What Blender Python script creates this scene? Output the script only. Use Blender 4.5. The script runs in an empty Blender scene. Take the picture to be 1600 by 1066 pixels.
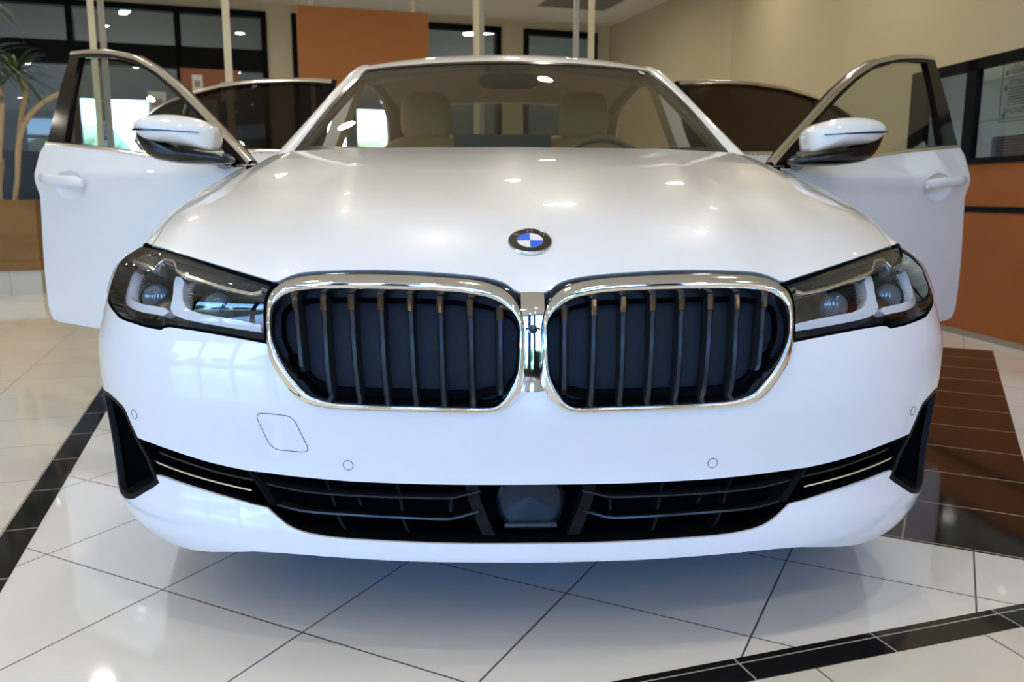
import bpy, math, random
import numpy as np
from mathutils import Matrix, Vector
from mathutils.geometry import delaunay_2d_cdt
random.seed(4)
C = bpy.context.scene
COL = C.collection
# ------------------------------------------------------------------ camera
cam_d = bpy.data.cameras.new('camera'); cam = bpy.data.objects.new('camera', cam_d); COL.objects.link(cam)
cam_d.sensor_width = 36; cam_d.lens = 1319.4 / 1600 * 36; cam_d.clip_start = .05; cam_d.clip_end = 400
PIT, PSI, ROLL = .172, .025, .002
fwd = Vector((math.sin(PSI) * math.cos(PIT), math.cos(PSI) * math.cos(PIT), -math.sin(PIT)))
rgt0 = Vector((math.cos(PSI), -math.sin(PSI), 0)); dn0 = -rgt0.cross(fwd)
rgt = rgt0 * math.cos(ROLL) - dn0 * math.sin(ROLL); dn = rgt0 * math.sin(ROLL) + dn0 * math.cos(ROLL)
CAMPOS = Vector((-.07348, -1.45816, .866))
m = Matrix((rgt, -dn, -fwd)).transposed().to_4x4(); m.translation = CAMPOS
cam.matrix_world = m
cam_d.dof.use_dof = True; cam_d.dof.focus_distance = 1.62; cam_d.dof.aperture_fstop = 5.6
C.camera = cam
C.view_settings.view_transform = 'Standard'; C.view_settings.look = 'None'
C.view_settings.gamma = 1; C.view_settings.use_curve_mapping = False
C.view_settings.exposure = 0.42
# ------------------------------------------------------------------ daylight
w = bpy.data.worlds.new('world'); C.world = w; w.use_nodes = True
wn = w.node_tree; bg = wn.nodes['Background']
sky = wn.nodes.new('ShaderNodeTexSky'); sky.sky_type = 'NISHITA'; sky.sun_disc = False
sky.sun_elevation = math.radians(48); sky.sun_rotation = math.radians(30); sky.air_density = 1.0; sky.dust_density = 1.2
tintn = wn.nodes.new('ShaderNodeMix'); tintn.data_type = 'RGBA'; tintn.blend_type = 'MULTIPLY'; tintn.inputs[0].default_value = 1
tintn.inputs[7].default_value = (.57, .83, 1.28, 1); wn.links.new(sky.outputs[0], tintn.inputs[6]); wn.links.new(tintn.outputs[2], bg.inputs[0]); bg.inputs[1].default_value = 1.45
sun_d = bpy.data.lights.new('sun', 'SUN'); sun_d.energy = 9.0; sun_d.angle = .009; sun_d.color = (1, .95, .86)
sun = bpy.data.objects.new('sun', sun_d); COL.objects.link(sun)
sun.rotation_euler = Vector((.30, .60, -1.0)).normalized().to_track_quat('-Z', 'Y').to_euler()

# ------------------------------------------------------------------ materials
MATS = {}
def mat(name, col=(.5, .5, .5), rough=.5, metal=0, coat=0, coat_rough=.03, emit=None, es=0, spec=.5, alpha=1, noise=0, nscale=8, bump=0):
    m = bpy.data.materials.new(name); m.use_nodes = True; nt = m.node_tree; b = nt.nodes['Principled BSDF']
    b.inputs['Base Color'].default_value = (*col, 1); b.inputs['Roughness'].default_value = rough; b.inputs['Metallic'].default_value = metal
    b.inputs['Coat Weight'].default_value = coat; b.inputs['Coat Roughness'].default_value = coat_rough
    b.inputs['Specular IOR Level'].default_value = spec
    if emit: b.inputs['Emission Color'].default_value = (*emit, 1); b.inputs['Emission Strength'].default_value = es
    if noise or bump:
        tc = nt.nodes.new('ShaderNodeTexCoord'); n = nt.nodes.new('ShaderNodeTexNoise'); n.inputs['Scale'].default_value = nscale; n.inputs['Detail'].default_value = 4
        nt.links.new(tc.outputs['Object'], n.inputs['Vector'])
        if noise:
            mx = nt.nodes.new('ShaderNodeMix'); mx.data_type = 'RGBA'
            mx.inputs[6].default_value = (*[c * (1 - noise) for c in col], 1); mx.inputs[7].default_value = (*[min(1, c * (1 + noise)) for c in col], 1)
            nt.links.new(n.outputs['Fac'], mx.inputs[0]); nt.links.new(mx.outputs[2], b.inputs['Base Color'])
        if bump:
            bp = nt.nodes.new('ShaderNodeBump'); bp.inputs['Strength'].default_value = bump; bp.inputs['Distance'].default_value = .005
            nt.links.new(n.outputs['Fac'], bp.inputs['Height']); nt.links.new(bp.outputs[0], b.inputs['Normal'])
    MATS[name] = m; return m
def glass(name, tint=(.8, .85, .83), rough=.0, ior=1.45, opaque=0.0, dark=(.01, .01, .01)):
    """thin pane: see-through with a fresnel reflection"""
    m = bpy.data.materials.new(name); m.use_nodes = True; nt = m.node_tree; nt.nodes.clear()
    out = nt.nodes.new('ShaderNodeOutputMaterial'); tr = nt.nodes.new('ShaderNodeBsdfTransparent'); tr.inputs[0].default_value = (*tint, 1)
    gl = nt.nodes.new('ShaderNodeBsdfGlossy'); gl.inputs['Roughness'].default_value = rough
    df = nt.nodes.new('ShaderNodeBsdfDiffuse'); df.inputs[0].default_value = (*dark, 1)
    m0 = nt.nodes.new('ShaderNodeMixShader'); m0.inputs[0].default_value = opaque
    nt.links.new(tr.outputs[0], m0.inputs[1]); nt.links.new(df.outputs[0], m0.inputs[2])
    fr = nt.nodes.new('ShaderNodeFresnel'); fr.inputs[0].default_value = ior; mx = nt.nodes.new('ShaderNodeMixShader')
    geo = nt.nodes.new('ShaderNodeNewGeometry'); inv = nt.nodes.new('ShaderNodeMath'); inv.operation = 'DIVIDE'; inv.inputs[0].default_value = 1
    # same ior from both sides
    mp = nt.nodes.new('ShaderNodeMapRange'); mp.inputs[1].default_value = 0; mp.inputs[2].default_value = 1; mp.inputs[3].default_value = ior; mp.inputs[4].default_value = 1 / ior
    nt.links.new(geo.outputs['Backfacing'], mp.inputs[0]); nt.links.new(mp.outputs[0], fr.inputs[0])
    nt.links.new(fr.outputs[0], mx.inputs[0]); nt.links.new(m0.outputs[0], mx.inputs[1]); nt.links.new(gl.outputs[0], mx.inputs[2])
    nt.links.new(mx.outputs[0], out.inputs[0]); MATS[name] = m; return m
def tiles(name, col, size, phase, ang, grout=(.12, .11, .10), gw=.004, rough=.12, var=.06, coat=0.0, sizev=None):
    """square polished tiles, lines at angle ang in the object's own plane"""
    m = mat(name, col, rough, coat=coat); nt = m.node_tree; b = nt.nodes['Principled BSDF']; N = nt.nodes.new; L = nt.links.new
    tc = N('ShaderNodeTexCoord'); rot = N('ShaderNodeVectorRotate'); rot.rotation_type = 'Z_AXIS'; rot.inputs['Angle'].default_value = -ang
    L(tc.outputs['Object'], rot.inputs['Vector']); sp = N('ShaderNodeSeparateXYZ'); L(rot.outputs[0], sp.inputs[0])
    def M(op, a, bb=None, c=None):
        n = N('ShaderNodeMath'); n.operation = op
        for k, x in enumerate((a, bb, c)):
            if x is None: continue
            if isinstance(x, (int, float)): n.inputs[k].default_value = x
            else: L(x, n.inputs[k])
        return n.outputs[0]
    masks = []; cells = []
    for k in (0, 1):
        sz_ = size if k == 0 or sizev is None else sizev
        if sz_ is None: continue
        x = M('DIVIDE', M('SUBTRACT', sp.outputs[k], phase[k]), sz_); f = M('FRACT', x); cells.append(M('FLOOR', x))
        d = M('MULTIPLY', M('MINIMUM', f, M('SUBTRACT', 1.0, f)), sz_); masks.append(M('LESS_THAN', d, gw / 2))
    mk = masks[0] if len(masks) == 1 else M('MAXIMUM', masks[0], masks[1])
    cb = N('ShaderNodeCombineXYZ'); L(cells[0], cb.inputs[0]); L(cells[-1], cb.inputs[1])
    wn_ = N('ShaderNodeTexWhiteNoise'); L(cb.outputs[0], wn_.inputs['Vector'])
    ns = N('ShaderNodeTexNoise'); ns.inputs['Scale'].default_value = 1.5; ns.inputs['Detail'].default_value = 5; L(tc.outputs['Object'], ns.inputs['Vector'])
    v = M('ADD', M('MULTIPLY', M('SUBTRACT', wn_.outputs[0], .5), var), M('MULTIPLY', M('SUBTRACT', ns.outputs[0], .5), var))
    hs = N('ShaderNodeHueSaturation'); hs.inputs['Color'].default_value = (*col, 1); L(M('ADD', 1.0, v), hs.inputs['Value'])
    mx = N('ShaderNodeMix'); mx.data_type = 'RGBA'; L(mk, mx.inputs[0]); L(hs.outputs[0], mx.inputs[6]); mx.inputs[7].default_value = (*grout, 1)
    L(mx.outputs[2], b.inputs['Base Color']); L(M('MULTIPLY_ADD', mk, .5, rough), b.inputs['Roughness'])
    return m

PAINT = mat('white_car_paint', (.80, .82, .84), .35, coat=1.0, coat_rough=.02)
CHROME = mat('chrome', (.86, .87, .88), .05, 1)
SATIN = mat('satin_aluminium', (.80, .79, .77), .16, 1)
GBLACK = mat('gloss_black', (.005, .0055, .007), .16)
MBLACK = mat('matte_black', (.003, .0035, .0045), .8, spec=0)
SLATM = mat('slat_black', (.010, .012, .015), .28, spec=.35)
CAPM = mat('slat_cap_bronze', (.07, .048, .03), .22, .7)
FRAMEB = mat('door_frame_black', (.004, .004, .005), .15, spec=.12)
DCHROME = mat('dark_chrome', (.10, .105, .12), .18, .9)
NAVY = mat('shutter_black', (.003, .010, .021), .6, spec=.25)
RUBBER = mat('rubber', (.015, .015, .016), .7)
LINER = mat('headliner', (.45, .42, .33), .9)
LEATHER = mat('beige_leather', (.66, .50, .27), .5, noise=.06, nscale=30)
DASH = mat('dash_black', (.02, .022, .026), .6)
GLASS_W = glass('windscreen_glass', (.58, .54, .42))
GLASS_D = glass('door_glass', (.60, .66, .62))
GLASS_T = glass('tinted_glass', (.06, .045, .035), ior=1.3)
GLASS_L = glass('lamp_glass', (.93, .95, .97), ior=2.0)
GLASS_P = glass('pane_glass', (.86, .90, .92))
DRL = mat('light_guide_white', (.80, .84, .90), .25, coat=1, emit=(.8, .88, 1), es=.06)
REFL = mat('lamp_reflector', (.75, .76, .78), .12, 1)
LAMPIN = mat('lamp_inner_black', (.02, .024, .03), .25, coat=.5)
RIBGREY = mat('lamp_rib_grey', (.20, .21, .23), .3, .6)
BLUE = mat('badge_blue', (.0, .11, .85), .25, coat=1)
WHITE = mat('badge_white', (.85, .86, .86), .25, coat=1)
WHEELM = mat('alloy', (.45, .46, .48), .25, 1)

GLASSBALL = mat('projector_glass', (.10, .14, .18), .03, .3, coat=1)
# ------------------------------------------------------------------ mesh helpers
class MB:
    def __init__(s): s.v = []; s.f = []; s.n = []; s.sm = []
    def add(s, V, F, N=None, smooth=True):
        o = len(s.v); s.v += [tuple(map(float, p)) for p in V]
        s.n += ([tuple(map(float, q)) for q in N] if N is not None else [None] * len(V))
        s.f += [tuple(i + o for i in f) for f in F]; s.sm += [smooth] * len(F)
        return s
    def grid(s, P, smooth=True, flip=False, closeu=False, closev=False):
        P = np.asarray(P, float); n, m = P.shape[:2]; F = []
        for i in range(n if closeu else n - 1):
            for j in range(m if closev else m - 1):
                a, b, c, d = i*m + j, ((i+1) % n)*m + j, ((i+1) % n)*m + (j+1) % m, i*m + (j+1) % m
                F.append((a, d, c, b) if flip else (a, b, c, d))
        return s.add(P.reshape(-1, 3), F, None, smooth)
    def box(s, c, d, rz=0, ax=None):
        x, y, z = [q / 2 for q in d]; V = []
        for k in range(8):
            p = Vector(((-x, x)[k & 1], (-y, y)[(k >> 1) & 1], (-z, z)[(k >> 2) & 1]))
            if ax is not None: p = ax @ p
            elif rz: p = Matrix.Rotation(rz, 3, 'Z') @ p
            V.append((p.x + c[0], p.y + c[1], p.z + c[2]))
        return s.add(V, [(0, 2, 3, 1), (4, 5, 7, 6), (0, 1, 5, 4), (2, 6, 7, 3), (0, 4, 6, 2), (1, 3, 7, 5)], None, False)
    def bbox(s, a, b): return s.box([(p + q) / 2 for p, q in zip(a, b)], [abs(q - p) for p, q in zip(a, b)])
    def tube(s, pts, r, n=10, caps=True, flat=None, up=(0, 0, 1)):
        """swept tube; r number or list; flat = (width factor, height factor)"""
        P = [Vector(p) for p in pts]; R = r if hasattr(r, '__len__') else [r] * len(P); rings = []
        U = Vector(up)
        for i, p in enumerate(P):
            t = (P[min(i+1, len(P)-1)] - P[max(i-1, 0)]).normalized()
            a = t.cross(U); a = a.normalized() if a.length > 1e-4 else t.orthogonal().normalized(); b = a.cross(t).normalized()
            fa, fb = flat or (1, 1)
            rings.append([tuple(p + a * math.cos(2*math.pi*k/n) * R[i] * fa + b * math.sin(2*math.pi*k/n) * R[i] * fb) for k in range(n)])
        s.grid(rings, closev=True)
        if caps:
            for ring, p, fl in ((rings[0], P[0], 0), (rings[-1], P[-1], 1)):
                o = len(s.v); s.v += [tuple(q) for q in ring] + [tuple(p)]; s.n += [None] * (n + 1)
                for k in range(n): s.f.append((o + k, o + (k+1) % n, o + n) if fl else (o + (k+1) % n, o + k, o + n)); s.sm.append(False)
        return s
    def lathe(s, prof, c, axis=(0, 0, 1), n=32, smooth=True):
        ax = Vector(axis).normalized(); a = ax.orthogonal().normalized(); b = ax.cross(a); c = Vector(c); rings = []
        for r, h in prof:
            rings.append([tuple(c + ax * h + a * r * math.cos(2*math.pi*k/n) + b * r * math.sin(2*math.pi*k/n)) for k in range(n)])
        return s.grid(rings, smooth=smooth, closev=True)
    def poly(s, V, F=None): return s.add(V, [tuple(range(len(V)))] if F is None else F, None, False)
    def prism(s, pts, z0, z1):
        n = len(pts); V = [(x, y, z0) for x, y in pts] + [(x, y, z1) for x, y in pts]
        return s.add(V, [tuple(range(n))[::-1], tuple(range(n, 2*n))] + [(k, (k+1) % n, (k+1) % n + n, k + n) for k in range(n)], None, False)
def cum_origin(parent):
    return np.array(parent['_o']) if parent is not None and '_o' in parent else np.zeros(3)
def obj(name, mb, m, parent=None, label=None, mirror=False, angle=40):
    me = bpy.data.meshes.new(name); V = np.array(mb.v, float)
    if mirror: V = V * np.array([-1, 1, 1]); F = [f[::-1] for f in mb.f]
    else: F = mb.f
    V = V - cum_origin(parent)
    me.from_pydata([tuple(p) for p in V], [], F); me.update()
    if any(mb.sm):
        me.polygons.foreach_set('use_smooth', mb.sm); me.set_sharp_from_angle(angle=math.radians(angle))
        if any(x is not None for x in mb.n):
            me.update(); base = np.zeros(len(V) * 3, dtype=np.float32); me.vertices.foreach_get('normal', base); base = base.reshape(-1, 3)
            NN = [tuple(base[i]) if x is None else ((-x[0], x[1], x[2]) if mirror else x) for i, x in enumerate(mb.n)]
            # analytic normals only on faces whose every corner has one
            loops = []
            cn = [c.vector[:] for c in me.corner_normals]
            for p in me.polygons:
                ok = all(mb.n[v] is not None for v in p.vertices)
                for li, v in zip(p.loop_indices, p.vertices): loops.append(NN[v] if ok else cn[li])
            me.normals_split_custom_set(loops)
    for mm in (m if isinstance(m, (list, tuple)) else [m]): me.materials.append(mm)
    o = bpy.data.objects.new(name, me); COL.objects.link(o)
    if parent is not None:
        o.parent = parent; o['_o'] = list(cum_origin(parent))
    if label: o['label'] = label
    return o
def thing(name, label, cat, loc=(0, 0, 0), rz=0, group=None, carframe=False):
    o = bpy.data.objects.new(name, None); COL.objects.link(o); o.location = loc; o.rotation_euler = (0, 0, rz); o.empty_display_size = .1
    o['label'] = label; o['category'] = cat
    if group: o['group'] = group
    if carframe: o['_o'] = list(loc)
    return o
def tag(o, label, cat, group=None):
    o['label'] = label; o['category'] = cat
    if group: o['group'] = group
    return o
def resample(P, n, closed=False):
    P = np.array(P, float)
    if closed: P = np.vstack([P, P[:1]])
    d = np.concatenate([[0], np.cumsum(np.linalg.norm(np.diff(P, axis=0), axis=1))]); t = np.linspace(0, d[-1], n + 1 if closed else n)
    Q = np.stack([np.interp(t, d, P[:, k]) for k in range(P.shape[1])], 1)
    return Q[:-1] if closed else Q
def smooth_line(P, n, closed=False, w=2):
    """resample then lightly smooth"""
    Q = resample(P, n, closed)
    for _ in range(w):
        if closed: Q = (np.roll(Q, 1, 0) + 2 * Q + np.roll(Q, -1, 0)) / 4
        else: R_ = Q.copy(); R_[1:-1] = (Q[:-2] + 2 * Q[1:-1] + Q[2:]) / 4; Q = R_
    return Q
def inside(P, poly):
    P = np.asarray(P); poly = np.asarray(poly); r = np.zeros(len(P), bool); n = len(poly); j = n - 1
    for i in range(n):
        xi, yi = poly[i]; xj, yj = poly[j]
        c = ((yi > P[:, 1]) != (yj > P[:, 1])); 
        with np.errstate(divide='ignore', invalid='ignore'):
            xx = (xj - xi) * (P[:, 1] - yi) / (yj - yi + 1e-12) + xi
        r ^= c & (P[:, 0] < xx); j = i
    return r
def densify(poly, d):
    out = []; n = len(poly)
    for i in range(n):
        a, b = np.array(poly[i], float), np.array(poly[(i+1) % n], float); k = max(1, int(math.ceil(np.linalg.norm(b - a) / d)))
        for q in range(k): out.append(tuple(a + (b - a) * q / k))
    return out
def sheet(mb, outer, holes, fn, d=.02, depth=.012, back=False, lip=.0015, nrm=True):
    """cut sheet following the surface fn(a, b, off); rim returns inward by depth"""
    polys = [densify(p, d) for p in [outer] + list(holes)]
    allp = []; edges = []
    for p in polys:
        o = len(allp); allp += p; edges += [(o + i, o + (i+1) % len(p)) for i in range(len(p))]
    A = np.array(polys[0]); x0, y0 = A.min(0); x1, y1 = A.max(0)
    gx, gy = np.meshgrid(np.arange(x0 + d/2, x1, d), np.arange(y0 + d/2, y1, d), indexing='ij'); G = np.stack([gx.ravel(), gy.ravel()], 1)
    G = G[inside(G, polys[0])]
    for h in polys[1:]: G = G[~inside(G, h)]
    B = np.array(allp); keep = np.ones(len(G), bool)
    for i in range(0, len(G), 500):
        dd = np.sqrt(((G[i:i+500, None] - B[None]) ** 2).sum(-1)).min(1); keep[i:i+500] = dd > d * .45
    G = G[keep]; pts = [Vector(p) for p in allp] + [Vector(p) for p in G]
    r = delaunay_2d_cdt(pts, edges, [], 0, 1e-7); V2 = np.array([tuple(v) for v in r[0]]); F = [tuple(f) for f in r[2]]
    cen = np.array([V2[list(f)].mean(0) for f in F]); ok = inside(cen, polys[0])
    for h in polys[1:]: ok &= ~inside(cen, h)
    F = [f for f, k in zip(F, ok) if k]
    P = fn(V2[:, 0], V2[:, 1], 0.0); e = 1e-3
    Nn = np.cross(fn(V2[:, 0] + e, V2[:, 1], 0.) - P, fn(V2[:, 0], V2[:, 1] + e, 0.) - P); Nn /= np.linalg.norm(Nn, axis=1, keepdims=True) + 1e-12
    vote = sum(float(np.dot(np.cross(P[f[1]] - P[f[0]], P[f[2]] - P[f[0]]), Nn[f[0]])) for f in F)
    if vote < 0: F = [f[::-1] for f in F]
    mb.add(P, F, Nn if nrm else None)
    if depth:
        for k, p in enumerate(polys):
            p = np.array(p); a = fn(p[:, 0], p[:, 1], 0.0); b = fn(p[:, 0], p[:, 1], depth)
            ar = 0.5 * np.sum(p[:, 0] * np.roll(p[:, 1], -1) - np.roll(p[:, 0], -1) * p[:, 1])
            mb.grid(np.stack([a, b], 1), closeu=True, flip=(ar > 0) != (k > 0), smooth=True)
    if back:
        Q = fn(V2[:, 0], V2[:, 1], depth); mb.add(Q, [f[::-1] for f in F], -Nn if nrm else None)
    return mb
def mir(poly): return [(-a, b) for a, b in poly][::-1]
def text_mesh(body, size, extrude=.0):
    cu = bpy.data.curves.new('t', 'FONT'); cu.body = body; cu.size = size; cu.extrude = extrude; cu.align_x = 'CENTER'; cu.align_y = 'CENTER'
    o = bpy.data.objects.new('t', cu); COL.objects.link(o); bpy.context.view_layer.update()
    me = o.evaluated_get(bpy.context.evaluated_depsgraph_get()).to_mesh()
    V = [tuple(v.co) for v in me.vertices]; F = [tuple(p.vertices) for p in me.polygons]
    bpy.data.objects.remove(o); bpy.data.curves.remove(cu); return V, F

# ---- car body reference surfaces (metres; x across, y rearwards, z up) ----
def crom(xs, ys):
    """monotone-ish cubic interpolation through the points (natural tangents)"""
    xs = np.array(xs, float); ys = np.array(ys, float)
    d = np.diff(ys) / np.diff(xs)
    m = np.empty(len(xs)); m[0] = d[0]; m[-1] = d[-1]
    for i in range(1, len(xs) - 1):
        m[i] = 0 if d[i-1] * d[i] <= 0 else 2 * d[i-1] * d[i] / (d[i-1] + d[i])
    def f(x):
        x = np.clip(x, xs[0], xs[-1]); k = np.clip(np.searchsorted(xs, x) - 1, 0, len(xs) - 2)
        h = xs[k+1] - xs[k]; t = (x - xs[k]) / h
        return ((2*t**3 - 3*t**2 + 1) * ys[k] + (t**3 - 2*t**2 + t) * h * m[k]
                + (-2*t**3 + 3*t**2) * ys[k+1] + (t**3 - t**2) * h * m[k+1])
    return f
NW, NL = 0.922, 0.33
_ph = np.linspace(0, math.pi/2, 400)
_px = NW * np.sin(_ph)**(2/3.0); _py = NL * (1 - np.cos(_ph)) + .07 * (_px / NW)**2
_px = np.concatenate([_px, [0.917, 0.922, 0.925]]); _py = np.concatenate([_py, [0.62, 0.95, 1.36]])
_ps = np.concatenate([[0], np.cumsum(np.hypot(np.diff(_px), np.diff(_py)))])
f_w = crom([.10, .16, .19, .22, .25, .32, .40, .50, .55, .60, .65, .70, .73, .76, .85], [.89, .94, .962, .978, .986, .988, .993, .999, 1.0, .994, .99, .988, .976, .952, .90])
f_y0 = crom([.10, .17, .20, .24, .30, .36, .42, .465, .482, .52, .60, .66, .70, .74, .80], [.06, .02, .008, .008, .020, .020, .012, .0035, .0, .0, .006, .022, .042, .07, .13])
f_k = crom([.10, .30, .55, .64, .70, .78], [0, 0, 0, .03, .07, .12])
def nose(s, z, off=0.0):
    """point on the nose surface; s = signed arc length from the middle, off = depth behind the skin"""
    s = np.asarray(s, float); z = np.asarray(z, float)
    def raw(s, z):
        a = np.abs(s)
        x = np.interp(a, _ps, _px) * f_w(z); y = np.interp(a, _ps, _py)
        g = np.clip(1 - (y / 0.6), 0, 1)
        y = y + f_k(z) * np.minimum(x / NW, 1)**3 * np.where(y > .5, np.clip(1.5 - y, 0, 1), 1)
        return np.stack([np.sign(s) * x, y + f_y0(z) * g, z * np.ones_like(x)], -1)
    p = raw(s, z)
    if np.any(off):
        e = 2e-3
        du = raw(s + e, z) - raw(s - e, z); dv = raw(s, z + e) - raw(s, z - e)
        n = np.cross(du, dv); n /= np.linalg.norm(n, axis=-1, keepdims=True)   # points to -y
        p = p - n * np.asarray(off)[..., None] if np.ndim(off) else p - n * off
    return p

# ---- open door skins: t along the door from its hinge, z up ----
f_dq = crom([.25, .38, .60, .78, .86, .905, .93, .97, 1.0, 1.2, 1.45], [-.035, -.012, .002, .007, .007, .017, .018, .003, -.008, -.085, -.20])
def door_pt(t, z, hx, hy, beta, off=0.0):
    t = np.asarray(t, float); z = np.asarray(z, float)
    q = f_dq(z) - off - .018 * ((t - .55) / .55)**2
    return np.stack([hx - t * math.cos(beta) - q * math.sin(beta), hy + t * math.sin(beta) - q * math.cos(beta), z * np.ones_like(t)], -1)
FD = (-.90, 1.40, math.radians(33)); RD = (-.90, 2.46, math.radians(30))

# traced outlines on the nose, (s, z) in metres
HEADLIGHT = [(-0.8549, 0.757),(-0.8998, 0.7581),(-0.9295, 0.7503),(-0.9447, 0.7416),(-0.9724, 0.7315),(-0.9963, 0.7208),(-0.9747, 0.7054),(-0.9631, 0.6873),(-0.9346, 0.6662),(-0.9143, 0.6448),(-0.8983, 0.6292),(-0.8675, 0.6212),(-0.8361, 0.6182),(-0.8046, 0.6162),(-0.7723, 0.613),(-0.7433, 0.6118),(-0.7234, 0.6109),(-0.7122, 0.6158),(-0.7007, 0.6178),(-0.6447, 0.6156),(-0.6003, 0.6122),(-0.5584, 0.6083),(-0.5183, 0.6039),(-0.4847, 0.5994),(-0.4861, 0.6215),(-0.4889, 0.6436),(-0.4904, 0.6613),(-0.4889, 0.6789),(-0.4843, 0.6922),(-0.4749, 0.7051),(-0.4804, 0.7062),(-0.5132, 0.7129),(-0.551, 0.7202),(-0.5996, 0.7288),(-0.6535, 0.7373),(-0.7161, 0.7458),(-0.7901, 0.7535)]
HL_LENS = [(-0.8506, 0.7521),(-0.8809, 0.7539),(-0.9094, 0.7461),(-0.9247, 0.7382),(-0.9431, 0.7288),(-0.9547, 0.7197),(-0.9433, 0.7051),(-0.9386, 0.688),(-0.9197, 0.6675),(-0.9021, 0.6472),(-0.8884, 0.6338),(-0.864, 0.6264),(-0.8353, 0.623),(-0.804, 0.6213),(-0.7717, 0.6186),(-0.7427, 0.6177),(-0.7262, 0.6166),(-0.715, 0.6214),(-0.6999, 0.623),(-0.6455, 0.6209),(-0.601, 0.6178),(-0.5589, 0.6139),(-0.5187, 0.6095),(-0.4901, 0.6062),(-0.4918, 0.6213),(-0.4944, 0.6434),(-0.496, 0.6611),(-0.4954, 0.6787),(-0.4919, 0.6909),(-0.4843, 0.7004),(-0.511, 0.7069),(-0.548, 0.7141),(-0.5962, 0.7233),(-0.6491, 0.7323),(-0.7101, 0.7411),(-0.7826, 0.7489)]
BAR_OUT = [(-0.9964, 0.6847),(-0.9964, 0.6732),(-1.0126, 0.6516),(-0.951, 0.6493),(-0.8917, 0.6456),(-0.8449, 0.6435),(-0.8033, 0.6442),(-0.7669, 0.6426),(-0.7502, 0.652),(-0.7623, 0.6591),(-0.8032, 0.6607),(-0.8453, 0.6605),(-0.9017, 0.663),(-0.9464, 0.6699),(-1.0288, 0.6651),(-0.9964, 0.6976),(-0.9964, 0.7315),(-0.9964, 0.7193),(-0.9964, 0.7078)]
BAR_IN = [(-0.7519, 0.7273),(-0.7732, 0.7287),(-0.7675, 0.7158),(-0.7596, 0.696),(-0.7569, 0.6792),(-0.7588, 0.6623),(-0.7436, 0.6497),(-0.7116, 0.6419),(-0.6686, 0.6378),(-0.6225, 0.634),(-0.5763, 0.6296),(-0.5208, 0.6244),(-0.5228, 0.6391),(-0.5694, 0.6467),(-0.6249, 0.6523),(-0.6716, 0.6565),(-0.697, 0.662),(-0.7129, 0.67),(-0.7233, 0.6813),(-0.7314, 0.6976),(-0.7352, 0.7177)]
EYELID_OUT = [(-0.968, 0.7294),(-0.9537, 0.7391),(-0.9577, 0.7522),(-0.9384, 0.7594),(-0.8694, 0.7566),(-0.8128, 0.7519),(-0.7908, 0.7392),(-0.7884, 0.7303),(-0.7825, 0.7188),(-0.8057, 0.7207),(-0.8572, 0.7264)]
EYELID_IN = [(-0.8128, 0.7519),(-0.745, 0.7438),(-0.6611, 0.7348),(-0.5894, 0.723),(-0.5261, 0.7109),(-0.4942, 0.7048),(-0.5003, 0.6944),(-0.5205, 0.6859),(-0.549, 0.6906),(-0.6095, 0.7009),(-0.6604, 0.7096),(-0.7016, 0.715),(-0.7241, 0.72),(-0.7422, 0.7313),(-0.7874, 0.7368)]
EYELID_EDGE = [(-0.7307, 0.7356),(-0.7219, 0.7286),(-0.7042, 0.721),(-0.6735, 0.7176),(-0.6273, 0.7112),(-0.579, 0.7035),(-0.5491, 0.6976),(-0.5206, 0.6929),(-0.4987, 0.694),(-0.498, 0.6903),(-0.5179, 0.6852),(-0.5475, 0.6898),(-0.6076, 0.6994),(-0.6575, 0.7075),(-0.6987, 0.7136),(-0.7205, 0.7184),(-0.736, 0.7292),(-0.7791, 0.7359),(-0.786, 0.7343),(-0.7829, 0.7257),(-0.7789, 0.7178),(-0.8017, 0.7198),(-0.8514, 0.7251),(-0.9489, 0.7296),(-0.9186, 0.7331),(-0.8557, 0.7317),(-0.8064, 0.7276),(-0.7976, 0.7324),(-0.7928, 0.739),(-0.7806, 0.7401),(-0.7483, 0.7386)]
PROJ1 = [(-0.923, 0.6972)]
PROJ2 = [(-0.6579, 0.6974)]
KID_OUT = [(-0.4813, 0.5991),(-0.4845, 0.6249),(-0.4871, 0.647),(-0.4881, 0.6724),(-0.4841, 0.6906),(-0.4711, 0.7052),(-0.4562, 0.7154),(-0.4319, 0.7224),(-0.3977, 0.7259),(-0.3402, 0.7285),(-0.293, 0.7294),(-0.2436, 0.7288),(-0.2029, 0.7269),(-0.1577, 0.7247),(-0.1174, 0.7216),(-0.0892, 0.7186),(-0.0668, 0.7141),(-0.0493, 0.7073),(-0.0355, 0.6982),(-0.0252, 0.6874),(-0.0185, 0.6745),(-0.0146, 0.6583),(-0.0131, 0.631),(-0.0134, 0.5866),(-0.0154, 0.5469),(-0.0193, 0.5274),(-0.0278, 0.5135),(-0.038, 0.5024),(-0.0505, 0.4925),(-0.0635, 0.486),(-0.0836, 0.4834),(-0.1223, 0.4838),(-0.1651, 0.4844),(-0.2138, 0.4852),(-0.2644, 0.4861),(-0.3027, 0.4867),(-0.3378, 0.4875),(-0.3638, 0.4885),(-0.3851, 0.4914),(-0.4005, 0.4955),(-0.4123, 0.5002),(-0.4228, 0.5077),(-0.4326, 0.5179),(-0.4446, 0.5339),(-0.4562, 0.5508),(-0.465, 0.5632),(-0.4732, 0.5778)]
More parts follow.
